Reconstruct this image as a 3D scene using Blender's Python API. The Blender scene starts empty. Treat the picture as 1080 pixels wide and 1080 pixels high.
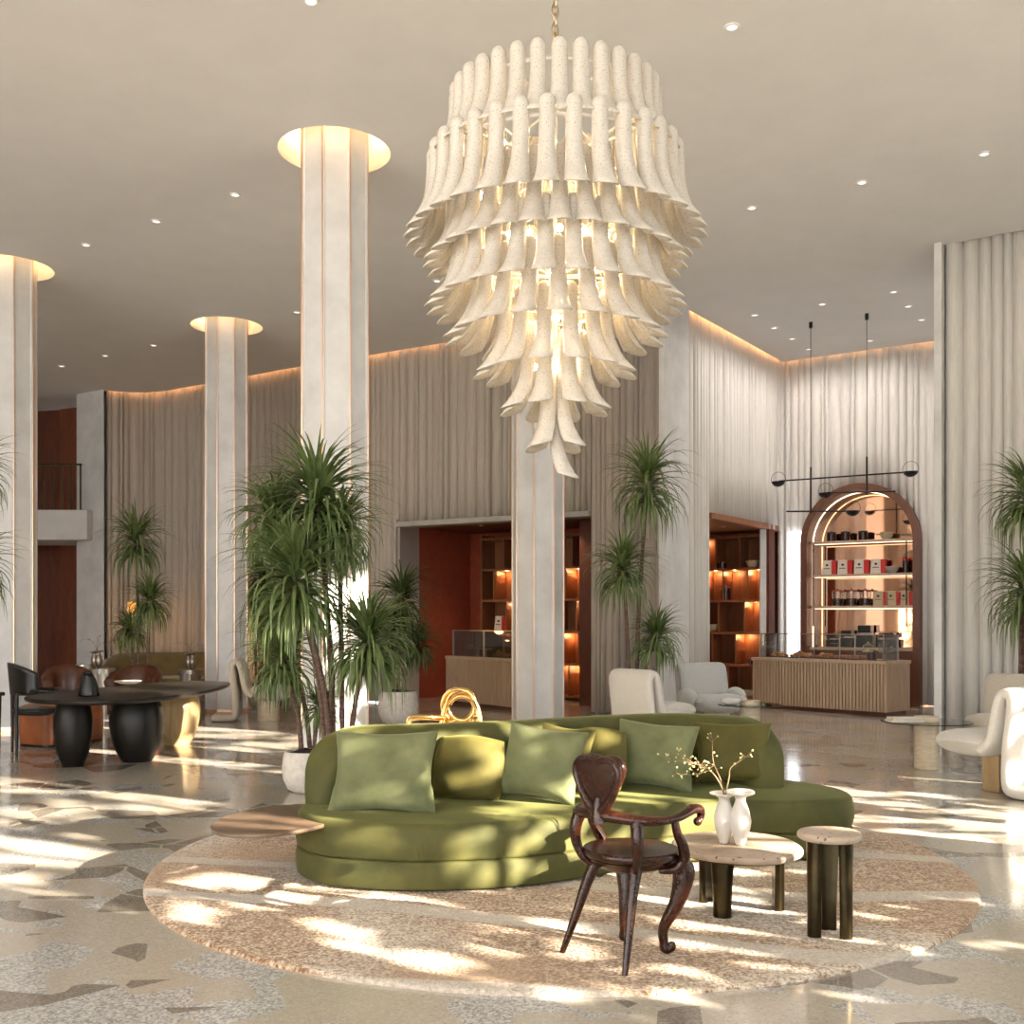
import bpy, bmesh, math, random
from mathutils import Vector, Matrix, Quaternion
from mathutils.geometry import tessellate_polygon
PI = math.pi
R = math.radians
sc = bpy.context.scene
COL = sc.collection

# ------------------------------------------------------------------ camera, sky, sun, exposure
cam = bpy.data.cameras.new('camera'); camo = bpy.data.objects.new('camera', cam); COL.objects.link(camo)
camo.location = (0, 0, 1.55); camo.rotation_euler = (PI/2, 0, 0)
cam.sensor_width = 36; cam.lens = 36*1120/1080; cam.shift_y = 115/1080; cam.clip_start = 0.05; cam.clip_end = 200
sc.camera = camo
w = bpy.data.worlds.new('sky'); sc.world = w; w.use_nodes = True
bg = w.node_tree.nodes['Background']; bg.inputs[0].default_value = (0.91, 0.95, 1.0, 1); bg.inputs[1].default_value = 4.9
SUN_AZ = Vector((0.86, -0.51)); SUN_EL = 18.0
sl = bpy.data.lights.new('sun', 'SUN'); sl.energy = 42; sl.angle = R(0.5); sl.color = (1.0, 0.87, 0.68)
so = bpy.data.objects.new('sun', sl); COL.objects.link(so)
d = Vector((SUN_AZ.x*math.cos(R(SUN_EL)), SUN_AZ.y*math.cos(R(SUN_EL)), math.sin(R(SUN_EL))))
so.rotation_euler = d.to_track_quat('Z', 'Y').to_euler(); so.location = (20, -12, 12)
sc.view_settings.view_transform = 'Standard'; sc.view_settings.look = 'None'
sc.view_settings.exposure = 0.27; sc.view_settings.gamma = 1.0
sc.view_settings.use_curve_mapping = False
try:
    sc.cycles.use_denoising = True; sc.cycles.max_bounces = 8; sc.cycles.transparent_max_bounces = 16
    sc.cycles.caustics_reflective = False; sc.cycles.caustics_refractive = False
    sc.cycles.sample_clamp_indirect = 6
    sc.cycles.diffuse_bounces = 5
except Exception: pass

# hall axes: U runs along the back wall (to the right and nearer), V runs away from the viewer
U = Vector((0.835, -0.551)).normalized(); V = Vector((0.551, 0.835)).normalized()
UANG = math.atan2(U.y, U.x)
CZ = 6.6
def P2(px, Y): return Vector(((px-540)/1120*Y, Y))
def UV(u, v): return U*u + V*v

# ------------------------------------------------------------------ materials
MATS = {}
class NT:
    def __init__(s, name):
        s.m = bpy.data.materials.new(name); s.m.use_nodes = True; s.t = s.m.node_tree
        s.b = s.t.nodes['Principled BSDF']; s.out = s.t.nodes['Material Output']; s._c = None
    def n(s, typ, **kw):
        o = s.t.nodes.new(typ)
        for k, v in kw.items(): setattr(o, k, v)
        return o
    def l(s, a, b): s.t.links.new(a, b)
    def co(s, scale=(1, 1, 1), rot=(0, 0, 0), obj=False):
        tc = s.n('ShaderNodeTexCoord'); mp = s.n('ShaderNodeMapping')
        mp.inputs['Scale'].default_value = scale; mp.inputs['Rotation'].default_value = rot
        if obj: s.l(tc.outputs['Object'], mp.inputs[0])
        else:
            g = s.n('ShaderNodeNewGeometry'); s.l(g.outputs['Position'], mp.inputs[0])
        return mp.outputs[0]
    def noise(s, co, scale, detail=4, rough=.5, dist=0):
        o = s.n('ShaderNodeTexNoise'); o.inputs['Scale'].default_value = scale; o.inputs['Detail'].default_value = detail
        o.inputs['Roughness'].default_value = rough; o.inputs['Distortion'].default_value = dist
        s.l(co, o.inputs['Vector']); return o.outputs['Fac']
    def ramp(s, f, stops, const=False):
        o = s.n('ShaderNodeValToRGB'); r = o.color_ramp
        if const: r.interpolation = 'CONSTANT'
        while len(r.elements) < len(stops): r.elements.new(0.5)
        for e, (p, c) in zip(r.elements, stops):
            e.position = p; e.color = (c[0], c[1], c[2], 1) if not isinstance(c, (int, float)) else (c, c, c, 1)
        s.l(f, o.inputs[0]); return o.outputs[0]
    def mix(s, f, a, b, mode='MIX'):
        o = s.n('ShaderNodeMix', data_type='RGBA', blend_type=mode)
        for sock, v in ((o.inputs[0], f), (o.inputs[6], a), (o.inputs[7], b)):
            if isinstance(v, (int, float)): sock.default_value = v
            elif isinstance(v, tuple): sock.default_value = (v[0], v[1], v[2], 1)
            else: s.l(v, sock)
        return o.outputs[2]
    def math(s, op, a, b=0.0):
        o = s.n('ShaderNodeMath', operation=op)
        for sock, v in ((o.inputs[0], a), (o.inputs[1], b)):
            if isinstance(v, (int, float)): sock.default_value = v
            else: s.l(v, sock)
        return o.outputs[0]
    def bump(s, h, strength=.3, dist=.01):
        o = s.n('ShaderNodeBump'); o.inputs['Strength'].default_value = strength; o.inputs['Distance'].default_value = dist
        s.l(h, o.inputs['Height']); s.l(o.outputs[0], s.b.inputs['Normal'])
    def done(s, col, rough=.6, metal=0, **kw):
        b = s.b
        if isinstance(col, tuple): b.inputs['Base Color'].default_value = (*col[:3], 1)
        else: s.l(col, b.inputs['Base Color'])
        if isinstance(rough, (int, float)): b.inputs['Roughness'].default_value = rough
        else: s.l(rough, b.inputs['Roughness'])
        b.inputs['Metallic'].default_value = metal
        for k, v in kw.items(): b.inputs[k.replace('_', ' ')].default_value = v
        return s.m
def mottled(name, c1, c2, scale=6, rough=.6, metal=0, bs=0, bscale=60, stretch=(1, 1, 1), obj=True, **kw):
    t = NT(name); co = t.co(stretch, obj=obj)
    col = t.ramp(t.noise(co, scale, 5, .6), [(.3, c1), (.7, c2)])
    if bs: t.bump(t.noise(co, bscale, 3), bs, .005)
    return t.done(col, rough, metal, **kw)
def emis(name, col, strength):
    t = NT(name); t.b.inputs['Base Color'].default_value = (0.05, 0.05, 0.05, 1)
    t.b.inputs['Emission Color'].default_value = (*col, 1); t.b.inputs['Emission Strength'].default_value = strength
    nf = t.noise(t.co(obj=True), 3, 1)
    t.l(t.ramp(nf, [(0, .9), (1, 1.0)]), t.b.inputs['Roughness'])
    return t.m
def wood(name, c1, c2, rough=.45, scale=5, axis=2, obj=True, grain=14, bs=.15, **kw):
    t = NT(name); st = [grain]*3; st[axis] = 1.2
    co = t.co(tuple(st), obj=obj)
    n1 = t.noise(co, scale*.25, 6, .65, 1.2)
    col = t.ramp(n1, [(.25, c1), (.5, tuple((a+b)/2 for a, b in zip(c1, c2))), (.75, c2)])
    t.bump(n1, bs, .004); return t.done(col, rough, **kw)

M = {}
M['ceiling'] = mottled('ceiling_plaster', (.72, .72, .73), (.76, .76, .77), 2, .8)
M['plaster'] = mottled('column_plaster', (.57, .565, .56), (.73, .725, .72), 2.2, .55, bs=.1, bscale=30, obj=False)
M['copper'] = mottled('copper_strip', (.75, .42, .26), (.85, .52, .34), 8, .3, 1)
M['wallplain'] = mottled('wall_plaster', (.57, .56, .55), (.65, .64, .63), 3, .7, obj=False)
M['concrete'] = mottled('grey_concrete', (.34, .32, .29), (.47, .45, .41), 4, .75, bs=.15, bscale=40, obj=False)
def curtain_mat(name, a, b):
    t = NT(name); co = t.co((60, 60, 3))
    f = t.noise(co, 1.0, 3, .6); f2 = t.noise(t.co(), 260, 2)
    col = t.ramp(f, [(.3, a), (.7, b)])
    t.bump(f2, .25, .003)
    return t.done(col, .9, 0, Sheen_Weight=.2)
M['curtain'] = curtain_mat('linen_curtain', (.43, .375, .315), (.53, .47, .405))
M['curtain_light'] = curtain_mat('pale_curtain', (.62, .595, .56), (.72, .695, .66))
M['redwall'] = mottled('terracotta_wall', (.28, .050, .020), (.38, .075, .030), 5, .75, bs=.1, bscale=25, obj=False)
M['darkwood'] = wood('dark_wood_panel', (.060, .018, .010), (.17, .048, .022), .4, obj=False, grain=5)
M['shelfwood'] = wood('walnut_shelf', (.16, .058, .022), (.34, .13, .05), .45, axis=2, obj=False, grain=9)
M['archwood'] = wood('arch_wood', (.085, .028, .012), (.17, .06, .024), .4, obj=False, grain=9)
M['oak'] = wood('oak_slat', (.42, .29, .185), (.62, .46, .32), .5, obj=False, grain=12)
M['velvet'] = mottled('green_velvet', (.045, .049, .008), (.092, .086, .017), 3.2, .75, bs=.2, bscale=180, Sheen_Weight=.18, Sheen_Roughness=.35)
M['velvet'].node_tree.nodes['Principled BSDF'].inputs['Sheen Tint'].default_value = (.75, .8, .3, 1)
M['olive'] = mottled('olive_velvet', (.058, .050, .006), (.095, .082, .012), 4, .8, bs=.3, bscale=160, Sheen_Weight=.25, Sheen_Roughness=.4)
M['olive'].node_tree.nodes['Principled BSDF'].inputs['Sheen Tint'].default_value = (.7, .7, .2, 1)
M['sage'] = mottled('sage_velvet', (.095, .11, .042), (.18, .19, .088), 5, .8, bs=.2, bscale=200, Sheen_Weight=.35, Sheen_Roughness=.4)
M['sage'].node_tree.nodes['Principled BSDF'].inputs['Sheen Tint'].default_value = (.8, .9, .6, 1)
M['rosewood'] = wood('rosewood', (.007, .0022, .0013), (.045, .011, .004), .25, axis=0, grain=18, bs=.05, Coat_Weight=.1, Specular_IOR_Level=.35)
M['tablewood'] = wood('pale_walnut', (.10, .065, .045), (.19, .13, .09), .4, axis=0, grain=10)
M['blackwood'] = wood('black_oak', (.003, .0026, .0022), (.014, .011, .008), .42, grain=14, Specular_IOR_Level=.3)
M['pale_and_sunlit'] = wood('pale_and_sunlit_wood', (.30, .20, .09), (.5, .36, .19), .45, grain=8)  # chair block's own wood; on the table leg, sunlight painted as colour
M['darkbronze'] = mottled('dark_bronze', (.022, .017, .010), (.085, .065, .032), 3, .28, 1)
M['gold'] = mottled('polished_gold', (.80, .50, .16), (.95, .66, .28), 4, .12, 1)
M['boucle'] = mottled('cream_boucle', (.58, .55, .50), (.70, .67, .62), 90, .95, bs=.8, bscale=140, Sheen_Weight=.3)
M['boucle2'] = mottled('beige_boucle', (.42, .37, .30), (.56, .50, .42), 90, .95, bs=.8, bscale=140, Sheen_Weight=.3)
M['boucle3'] = mottled('grey_boucle', (.42, .42, .41), (.60, .60, .58), 90, .95, bs=.8, bscale=140, Sheen_Weight=.3)
M['travcyl'] = mottled('pale_travertine', (.50, .40, .27), (.68, .58, .43), 7, .45, bs=.15, bscale=30, stretch=(1, 1, 5))
M['ceramic'] = mottled('white_ceramic', (.66, .63, .58), (.74, .71, .67), 6, .45, bs=.1, bscale=50)
M['pot'] = mottled('speckled_pot', (.56, .52, .46), (.74, .70, .64), 18, .8, bs=.3, bscale=70)
M['soil'] = mottled('dark_soil', (.012, .008, .006), (.04, .028, .02), 40, .95, bs=1, bscale=60)
M['trunk'] = mottled('palm_trunk', (.05, .028, .02), (.20, .12, .09), 12, .85, bs=.9, bscale=20, stretch=(1, 1, 3))
M['black'] = mottled('black_metal', (.008, .008, .008), (.016, .015, .014), 10, .35, .4)
M['leather_black'] = mottled('black_leather', (.008, .007, .006), (.02, .018, .015), 20, .32, bs=.1, bscale=90)
M['leather'] = mottled('orange_leather', (.20, .055, .014), (.34, .10, .028), 4, .5, bs=.15, bscale=60)
M['brownleather'] = mottled('brown_leather', (.045, .013, .006), (.10, .028, .011), 5, .4, bs=.15, bscale=60)
M['steel'] = mottled('brushed_steel', (.38, .34, .29), (.55, .50, .44), 3, .28, 1, stretch=(8, 8, 1))
M['whitemetal'] = mottled('white_metal', (.70, .70, .70), (.76, .76, .76), 5, .4)
M['brass'] = mottled('aged_brass', (.50, .40, .26), (.62, .50, .34), 6, .3, 1)
M['oliveback'] = mottled('khaki_velvet', (.13, .095, .03), (.19, .14, .05), 5, .85, Sheen_Weight=.4)
M['bread'] = mottled('baked_pastry', (.38, .15, .055), (.62, .33, .16), 25, .6, bs=.4, bscale=70)
M['cake'] = mottled('pink_brown_cake', (.42, .17, .10), (.55, .25, .16), 25, .6)
M['tray'] = mottled('black_slate_tray', (.01, .01, .012), (.03, .03, .035), 20, .4)
M['red'] = mottled('red_paper', (.55, .025, .02), (.62, .035, .03), 20, .6)
M['paper'] = mottled('cream_paper', (.62, .55, .46), (.70, .63, .54), 20, .7)
M['label'] = mottled('dark_print', (.02, .015, .015), (.04, .03, .03), 30, .7)
M['tan'] = mottled('kraft_box', (.50, .38, .24), (.58, .45, .30), 20, .7)
M['jardark'] = mottled('dark_glass_jar', (.02, .006, .004), (.05, .012, .008), 10, .15)
M['jarred'] = mottled('red_candle_glass', (.30, .05, .02), (.42, .08, .03), 10, .2)
M['beanfill'] = mottled('coffee_beans', (.03, .012, .008), (.10, .04, .02), 60, .6)
M['bowl'] = mottled('stoneware_bowl', (.50, .42, .28), (.62, .53, .37), 12, .5)
M['window_frame'] = mottled('dark_frame', (.03, .03, .03), (.05, .05, .05), 6, .5)
M['twig'] = mottled('dry_twig', (.16, .10, .05), (.28, .20, .11), 30, .8)
M['bud'] = mottled('yellow_green_bud', (.45, .45, .16), (.62, .6, .3), 30, .7)
M['led'] = emis('warm_led', (1.0, .48, .20), 6)
M['ledwhite'] = emis('neutral_led', (1.0, .74, .50), 3.5)
M['spot_lit'] = emis('spot_lens', (1.0, .90, .78), 1.3)
M['bulb'] = emis('warm_bulb', (1.0, .74, .42), 60)
M['lampglow'] = emis('amber_shade', (1.0, .42, .08), .9)
def mk_speckled():
    t = NT('speckled_ceramic'); co = t.co(obj=True)
    v = t.n('ShaderNodeTexVoronoi'); v.inputs['Scale'].default_value = 95; t.l(co, v.inputs['Vector'])
    sp = t.ramp(v.outputs['Distance'], [(.0, 1.0), (.20, 1.0), (.27, 0.0)])
    pick = t.n('ShaderNodeSeparateColor'); t.l(v.outputs['Color'], pick.inputs[0])
    mask = t.math('MULTIPLY', sp, t.math('GREATER_THAN', pick.outputs[0], .5))
    base = t.ramp(t.noise(co, 9, 3), [(.3, (.60, .56, .50)), (.7, (.68, .64, .58))])
    return t.done(t.mix(mask, base, (.26, .17, .10)), .33, Coat_Weight=.3)
M['tusk'] = mk_speckled()
def mk_floor():
    t = NT('terrazzo_floor'); co = t.co((1, 1, 1), (0, 0, R(20)))
    def layer(scale, rnd, seedoff, lo, hi, edge=.03):
        mp = t.n('ShaderNodeMapping'); mp.inputs['Location'].default_value = (seedoff, seedoff*1.7, 0)
        mp.inputs['Scale'].default_value = (1.0, 1.25, 1); t.l(co, mp.inputs[0])
        v = t.n('ShaderNodeTexVoronoi'); v.inputs['Scale'].default_value = scale; v.inputs['Randomness'].default_value = rnd
        v.distance = 'EUCLIDEAN'; t.l(mp.outputs[0], v.inputs['Vector'])
        s_ = t.n('ShaderNodeSeparateColor'); t.l(v.outputs['Color'], s_.inputs[0])
        e = t.n('ShaderNodeTexVoronoi'); e.feature = 'DISTANCE_TO_EDGE'; e.inputs['Scale'].default_value = scale; e.inputs['Randomness'].default_value = rnd
        t.l(mp.outputs[0], e.inputs['Vector'])
        inside = t.math('GREATER_THAN', e.outputs['Distance'], edge)
        a = t.math('GREATER_THAN', s_.outputs[0], lo); b = t.math('LESS_THAN', s_.outputs[0], hi)
        return t.math('MULTIPLY', t.math('MULTIPLY', a, b), inside), s_.outputs[1]
    fine = t.n('ShaderNodeTexVoronoi'); fine.inputs['Scale'].default_value = 95; t.l(co, fine.inputs['Vector'])
    fs = t.n('ShaderNodeSeparateColor'); t.l(fine.outputs['Color'], fs.inputs[0])
    base = t.ramp(fs.outputs[0], [(0, (.42, .375, .31)), (.15, (.50, .455, .39)), (.8, (.53, .485, .42)), (1, (.60, .56, .50))])
    granite = t.ramp(fs.outputs[1], [(0, (.30, .30, .30)), (.4, (.46, .46, .45)), (.7, (.58, .57, .56)), (1, (.70, .69, .67))])
    dark = t.ramp(fs.outputs[2], [(0, (.20, .175, .15)), (.5, (.265, .235, .20)), (1, (.33, .295, .255))])
    beige2 = t.ramp(fs.outputs[2], [(0, (.47, .42, .35)), (1, (.57, .51, .43))])
    m3, _ = layer(1.9, 1, 7.3, 0, .25)
    a1, _ = layer(2.1, 1, 3.1, .0, .56, 0); a2, _ = layer(3.0, 1, 5.9, .0, .56, 0); m1 = t.math('MULTIPLY', a1, a2)
    b1, _ = layer(2.3, 1, 11.7, .60, 1.0, 0); b2, _ = layer(2.0, .9, 15.2, .56, 1.0, .02); m2 = t.math('MULTIPLY', b1, b2)
    c = t.mix(m3, base, beige2); c = t.mix(m1, c, granite); c = t.mix(m2, c, dark)
    rr = t.ramp(t.noise(co, 1.2, 4), [(.3, .10), (.7, .20)])
    return t.done(c, rr, 0, Coat_Weight=.35, Coat_Roughness=.06, Specular_IOR_Level=.6)
M['floor'] = mk_floor()
def mk_trav():
    t = NT('pitted_travertine'); co = t.co((1, 1, 1), obj=True)
    n1 = t.noise(co, 4, 5, .6, .6)
    base = t.ramp(n1, [(.25, (.25, .18, .125)), (.5, (.42, .33, .25)), (.75, (.54, .45, .36))])
    mp = t.n('ShaderNodeMapping'); mp.inputs['Scale'].default_value = (1, 2.2, 1); t.l(co, mp.inputs[0])
    v = t.n('ShaderNodeTexVoronoi'); v.inputs['Scale'].default_value = 26; t.l(mp.outputs[0], v.inputs['Vector'])
    s_ = t.n('ShaderNodeSeparateColor'); t.l(v.outputs['Color'], s_.inputs[0])
    pit = t.math('MULTIPLY', t.math('LESS_THAN', v.outputs['Distance'], .22), t.math('GREATER_THAN', s_.outputs[0], .35))
    h = t.math('SUBTRACT', 1.0, pit); t.bump(h, .6, .006)
    return t.done(t.mix(pit, base, (.13, .08, .05)), .4)
M['trav'] = mk_trav()
def mk_rug():
    t = NT('shag_rug'); co = t.co()
    f1 = t.noise(co, 55, 2, .6); f2 = t.noise(co, 24, 2, .6); big = t.noise(co, .55, 3, .5, .6)
    tuft = t.math('ADD', t.math('MULTIPLY', f1, .65), t.math('MULTIPLY', f2, .35))
    light = t.ramp(tuft, [(.40, (.30, .19, .11)), (.5, (.60, .50, .39)), (.60, (.78, .71, .61))])
    tan = t.ramp(tuft, [(.40, (.20, .09, .03)), (.5, (.45, .28, .15)), (.60, (.72, .60, .45))])
    plain = t.ramp(tuft, [(.36, (.36, .22, .11)), (.5, (.46, .29, .16)), (.64, (.55, .38, .24))])
    zone = t.ramp(big, [(.42, 0), (.52, 1)])
    c = t.mix(zone, light, tan)
    w1 = t.ramp(t.noise(co, .4, 2), [(.52, 0), (.58, 1)]); c = t.mix(w1, c, plain)
    wv = t.n('ShaderNodeTexWave'); wv.wave_type = 'BANDS'; wv.bands_direction = 'Y'; wv.inputs['Scale'].default_value = .33
    wv.inputs['Distortion'].default_value = 5.5; wv.inputs['Detail'].default_value = 1.2; wv.inputs['Detail Scale'].default_value = .9
    t.l(t.co((1, 1, 1), (0, 0, R(12))), wv.inputs['Vector'])
    line = t.ramp(wv.outputs['Fac'], [(.90, 0), (.94, 1)])
    pale = t.ramp(tuft, [(.36, (.48, .40, .32)), (.64, (.70, .63, .54))])
    c = t.mix(line, c, pale)
    h = t.math('ADD', tuft, t.math('MULTIPLY', line, -.15)); t.bump(h, 1.0, .03)
    return t.done(c, .97, 0, Sheen_Weight=.3)
M['rug'] = mk_rug()
def mk_leaf(name, a, b):
    t = NT(name); n_ = t.noise(t.co(obj=True), 5, 3)
    c = t.ramp(n_, [(.3, a), (.7, b)])
    m = t.done(c, .42, 0, Specular_IOR_Level=.5)
    tr = t.n('ShaderNodeBsdfTranslucent'); t.l(c, tr.inputs[0])
    mx = t.n('ShaderNodeMixShader'); mx.inputs[0].default_value = .25
    t.l(t.b.outputs[0], mx.inputs[1]); t.l(tr.outputs[0], mx.inputs[2]); t.l(mx.outputs[0], t.out.inputs[0])
    return m
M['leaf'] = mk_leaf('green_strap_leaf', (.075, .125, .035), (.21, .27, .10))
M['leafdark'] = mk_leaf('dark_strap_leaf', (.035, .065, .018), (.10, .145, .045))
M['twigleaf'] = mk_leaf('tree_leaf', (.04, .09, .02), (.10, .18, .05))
def mk_glass(name, tint=(1, 1, 1), refl=.12):
    t = NT(name); tr = t.n('ShaderNodeBsdfTransparent'); tr.inputs[0].default_value = (*tint, 1)
    gl = t.n('ShaderNodeBsdfGlossy'); gl.inputs['Roughness'].default_value = .02
    fr = t.n('ShaderNodeLayerWeight'); fr.inputs[0].default_value = .25
    f = t.math('ADD', t.math('MULTIPLY', fr.outputs['Fresnel'], .8), refl*.3)
    mx = t.n('ShaderNodeMixShader'); t.l(f, mx.inputs[0]); t.l(tr.outputs[0], mx.inputs[1]); t.l(gl.outputs[0], mx.inputs[2])
    t.l(mx.outputs[0], t.out.inputs[0]); return t.m
M['glass'] = mk_glass('clear_glass', (.985, .99, .985), .04)
M['tableglass'] = mk_glass('smoked_table_glass', (.62, .66, .62), .4)
M['mirror'] = mottled('peach_mirror', (.85, .50, .34), (.90, .54, .37), 2, .04, 1)
def mk_sheer():
    t = NT('backlit_sheer'); f = t.noise(t.co((40, 40, 1)), 1, 2)
    t.l(t.ramp(f, [(.3, (.8, .86, .95)), (.7, (1, 1, 1))]), t.b.inputs['Emission Color'])
    t.b.inputs['Emission Strength'].default_value = 3.0
    return t.done((.7, .7, .7), .9)
M['sheer'] = mk_sheer()
def mk_ground():
    t = NT('outside_paving'); return t.done(t.ramp(t.noise(t.co(), 2, 4), [(.3, (.54, .52, .50)), (.7, (.65, .63, .60))]), .8)
M['ground'] = mk_ground()

# ------------------------------------------------------------------ object helpers
def tag(o, label=None, cat=None, group=None, kind=None):
    if label: o['label'] = label
    if cat: o['category'] = cat
    if group: o['group'] = group
    if kind: o['kind'] = kind
    return o
def thing(name, label, cat, loc=(0, 0, 0), rz=0, group=None):
    o = bpy.data.objects.new(name, None); COL.objects.link(o); o.empty_display_size = .1
    o.location = loc; o.rotation_euler = (0, 0, rz); return tag(o, label, cat, group)
def copy_tree(o, parent=None):
    c = o.copy(); COL.objects.link(c)
    if parent is not None: c.parent = parent
    for ch in list(o.children): copy_tree(ch, c)
    return c
class MB:
    def __init__(s): s.v = []; s.f = []; s.flat = set()
    def add(s, vs, fs, mat=None):
        k = len(s.v)
        if mat is not None: vs = [mat @ Vector(v) for v in vs]
        s.v += [tuple(v) for v in vs]; s.f += [tuple(i+k for i in f) for f in fs]; return s
    def merge(s, o): return s.add(o.v, o.f)
    def xf(s, m): s.v = [tuple(m @ Vector(v)) for v in s.v]; return s
    def box(s, x0, x1, y0, y1, z0, z1, mat=None):
        return s.add([(x0,y0,z0),(x1,y0,z0),(x1,y1,z0),(x0,y1,z0),(x0,y0,z1),(x1,y0,z1),(x1,y1,z1),(x0,y1,z1)],
                     [(0,3,2,1),(4,5,6,7),(0,1,5,4),(1,2,6,5),(2,3,7,6),(3,0,4,7)], mat)
    def prism(s, poly, z0, z1, mat=None):
        n = len(poly)
        vs = [(p[0], p[1], z0) for p in poly] + [(p[0], p[1], z1) for p in poly]
        fs = [tuple(range(n))[::-1], tuple(range(n, 2*n))] + [(i, (i+1) % n, n+(i+1) % n, n+i) for i in range(n)]
        return s.add(vs, fs, mat)
    def lathe(s, prof, seg=32, c=(0, 0, 0), mat=None, sx=1, sy=1):
        n = len(prof); vs = []; fs = []
        for i in range(seg):
            a = 2*PI*i/seg
            for r, z in prof: vs.append((c[0]+r*math.cos(a)*sx, c[1]+r*math.sin(a)*sy, c[2]+z))
        for i in range(seg):
            j = (i+1) % seg
            for k in range(n-1): fs.append((i*n+k, j*n+k, j*n+k+1, i*n+k+1))
        if prof[0][0] > 1e-6: fs.append(tuple(i*n for i in range(seg))[::-1])
        if prof[-1][0] > 1e-6: fs.append(tuple(i*n+n-1 for i in range(seg)))
        return s.add(vs, fs, mat)
    def tube(s, pts, rad, seg=8, closed=False, mat=None, flat=1.0):
        pts = [Vector(p) for p in pts]; n = len(pts)
        if isinstance(rad, (int, float)): rad = [rad]*n
        vs = []; fs = []
        tans = []
        for i in range(n):
            a = pts[i-1] if (i > 0 or closed) else pts[i]; b = pts[(i+1) % n] if (i < n-1 or closed) else pts[i]
            tans.append((b-a).normalized())
        up = Vector((0, 0, 1))
        if abs(tans[0].dot(up)) > .9: up = Vector((1, 0, 0))
        nrm = (up - tans[0]*up.dot(tans[0])).normalized()
        for i in range(n):
            t = tans[i]; nrm = (nrm - t*nrm.dot(t)).normalized(); bn = t.cross(nrm)
            for k in range(seg):
                a = 2*PI*k/seg; vs.append(pts[i] + nrm*math.cos(a)*rad[i]*flat + bn*math.sin(a)*rad[i])
        m = n if closed else n-1
        for i in range(m):
            j = (i+1) % n
            for k in range(seg): fs.append((i*seg+k, i*seg+(k+1) % seg, j*seg+(k+1) % seg, j*seg+k))
        if not closed:
            fs.append(tuple(range(seg))[::-1]); fs.append(tuple((n-1)*seg+k for k in range(seg)))
        return s.add(vs, fs, mat)
    def puck(s, outline, z0, z1, r=.02, rb=None, mat=None, steps=4, bulge=0):
        """solid with rounded rims over a plan outline"""
        rb = r if rb is None else rb
        o = [Vector((p[0], p[1])) for p in outline]; n = len(o)
        area = sum(o[i].x*o[(i+1) % n].y-o[(i+1) % n].x*o[i].y for i in range(n))
        if area < 0: o.reverse()
        nr = []
        for i in range(n):
            t = (o[(i+1) % n]-o[i-1]).normalized(); nr.append(Vector((t.y, -t.x)))
        rings = []
        for k in range(steps+1):
            a = PI/2*k/steps; rings.append((-rb*(1-math.sin(a)), z0+rb*(1-math.cos(a))))
        if bulge:
            for k in (1, 2, 3): rings.append((bulge*math.sin(PI*k/4), z0+rb+(z1-r-z0-rb)*k/4))
        for k in range(steps+1):
            a = PI/2*k/steps; rings.append((-r*(1-math.cos(a)), z1-r*(1-math.sin(a))))
        vs = []; fs = []
        for off, z in rings:
            for p, q in zip(o, nr): vs.append((p.x+q.x*off, p.y+q.y*off, z))
        for k in range(len(rings)-1):
            for i in range(n): j = (i+1) % n; fs.append((k*n+i, k*n+j, (k+1)*n+j, (k+1)*n+i))
        fs.append(tuple(range(n))[::-1]); fs.append(tuple((len(rings)-1)*n+i for i in range(n)))
        return s.add(vs, fs, mat)
    def ball(s, c, r, seg=10, rings=6, mat=None, s3=(1, 1, 1)):
        prof = [(max(0, r*math.sin(PI*k/rings)), -r*math.cos(PI*k/rings)) for k in range(rings+1)]
        prof[0] = (0, -r); prof[-1] = (0, r)
        t = MB().lathe(prof, seg)
        return s.add([(c[0]+v[0]*s3[0], c[1]+v[1]*s3[1], c[2]+v[2]*s3[2]) for v in t.v], t.f, mat)
    def build(s, name, m, parent=None, smooth=True, angle=40, loc=None, rz=None, sub=0, bevel=0, solid=0):
        me = bpy.data.meshes.new(name); me.from_pydata(s.v, [], s.f); me.validate()
        if m is not None: me.materials.append(M[m] if isinstance(m, str) else m)
        if smooth:
            me.polygons.foreach_set('use_smooth', [True]*len(me.polygons))
            try: me.set_sharp_from_angle(angle=R(angle))
            except Exception: pass
        o = bpy.data.objects.new(name, me); COL.objects.link(o)
        if parent is not None: o.parent = parent
        if loc is not None: o.location = loc
        if rz is not None: o.rotation_euler = (0, 0, rz)
        if solid:
            md = o.modifiers.new('thick', 'SOLIDIFY'); md.thickness = solid; md.offset = 0
        if bevel:
            md = o.modifiers.new('bev', 'BEVEL'); md.width = bevel; md.segments = 2; md.limit_method = 'ANGLE'
        if sub:
            md = o.modifiers.new('sub', 'SUBSURF'); md.levels = sub; md.render_levels = sub
        return o
def TR(x=0, y=0, z=0, rz=0, rx=0, ry=0):
    return Matrix.Translation((x, y, z)) @ Matrix.Rotation(rz, 4, 'Z') @ Matrix.Rotation(ry, 4, 'Y') @ Matrix.Rotation(rx, 4, 'X')
def catmull(pts, n=8, closed=True):
    P = [Vector(p) for p in pts]; N = len(P); out = []
    rng = N if closed else N-1
    for i in range(rng):
        if closed: a, b, c, d_ = P[i-1], P[i], P[(i+1) % N], P[(i+2) % N]
        else: a, b, c, d_ = P[max(i-1, 0)], P[i], P[i+1], P[min(i+2, N-1)]
        for k in range(n):
            t = k/n
            out.append(.5*((2*b)+(c-a)*t+(2*a-5*b+4*c-d_)*t*t+(3*b-3*c+d_-a)*t*t*t))
    if not closed: out.append(P[-1])
    return out
def struct(name, mb, m, **kw):
    o = mb.build(name, m, **kw); o['kind'] = 'structure'; return o
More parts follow.
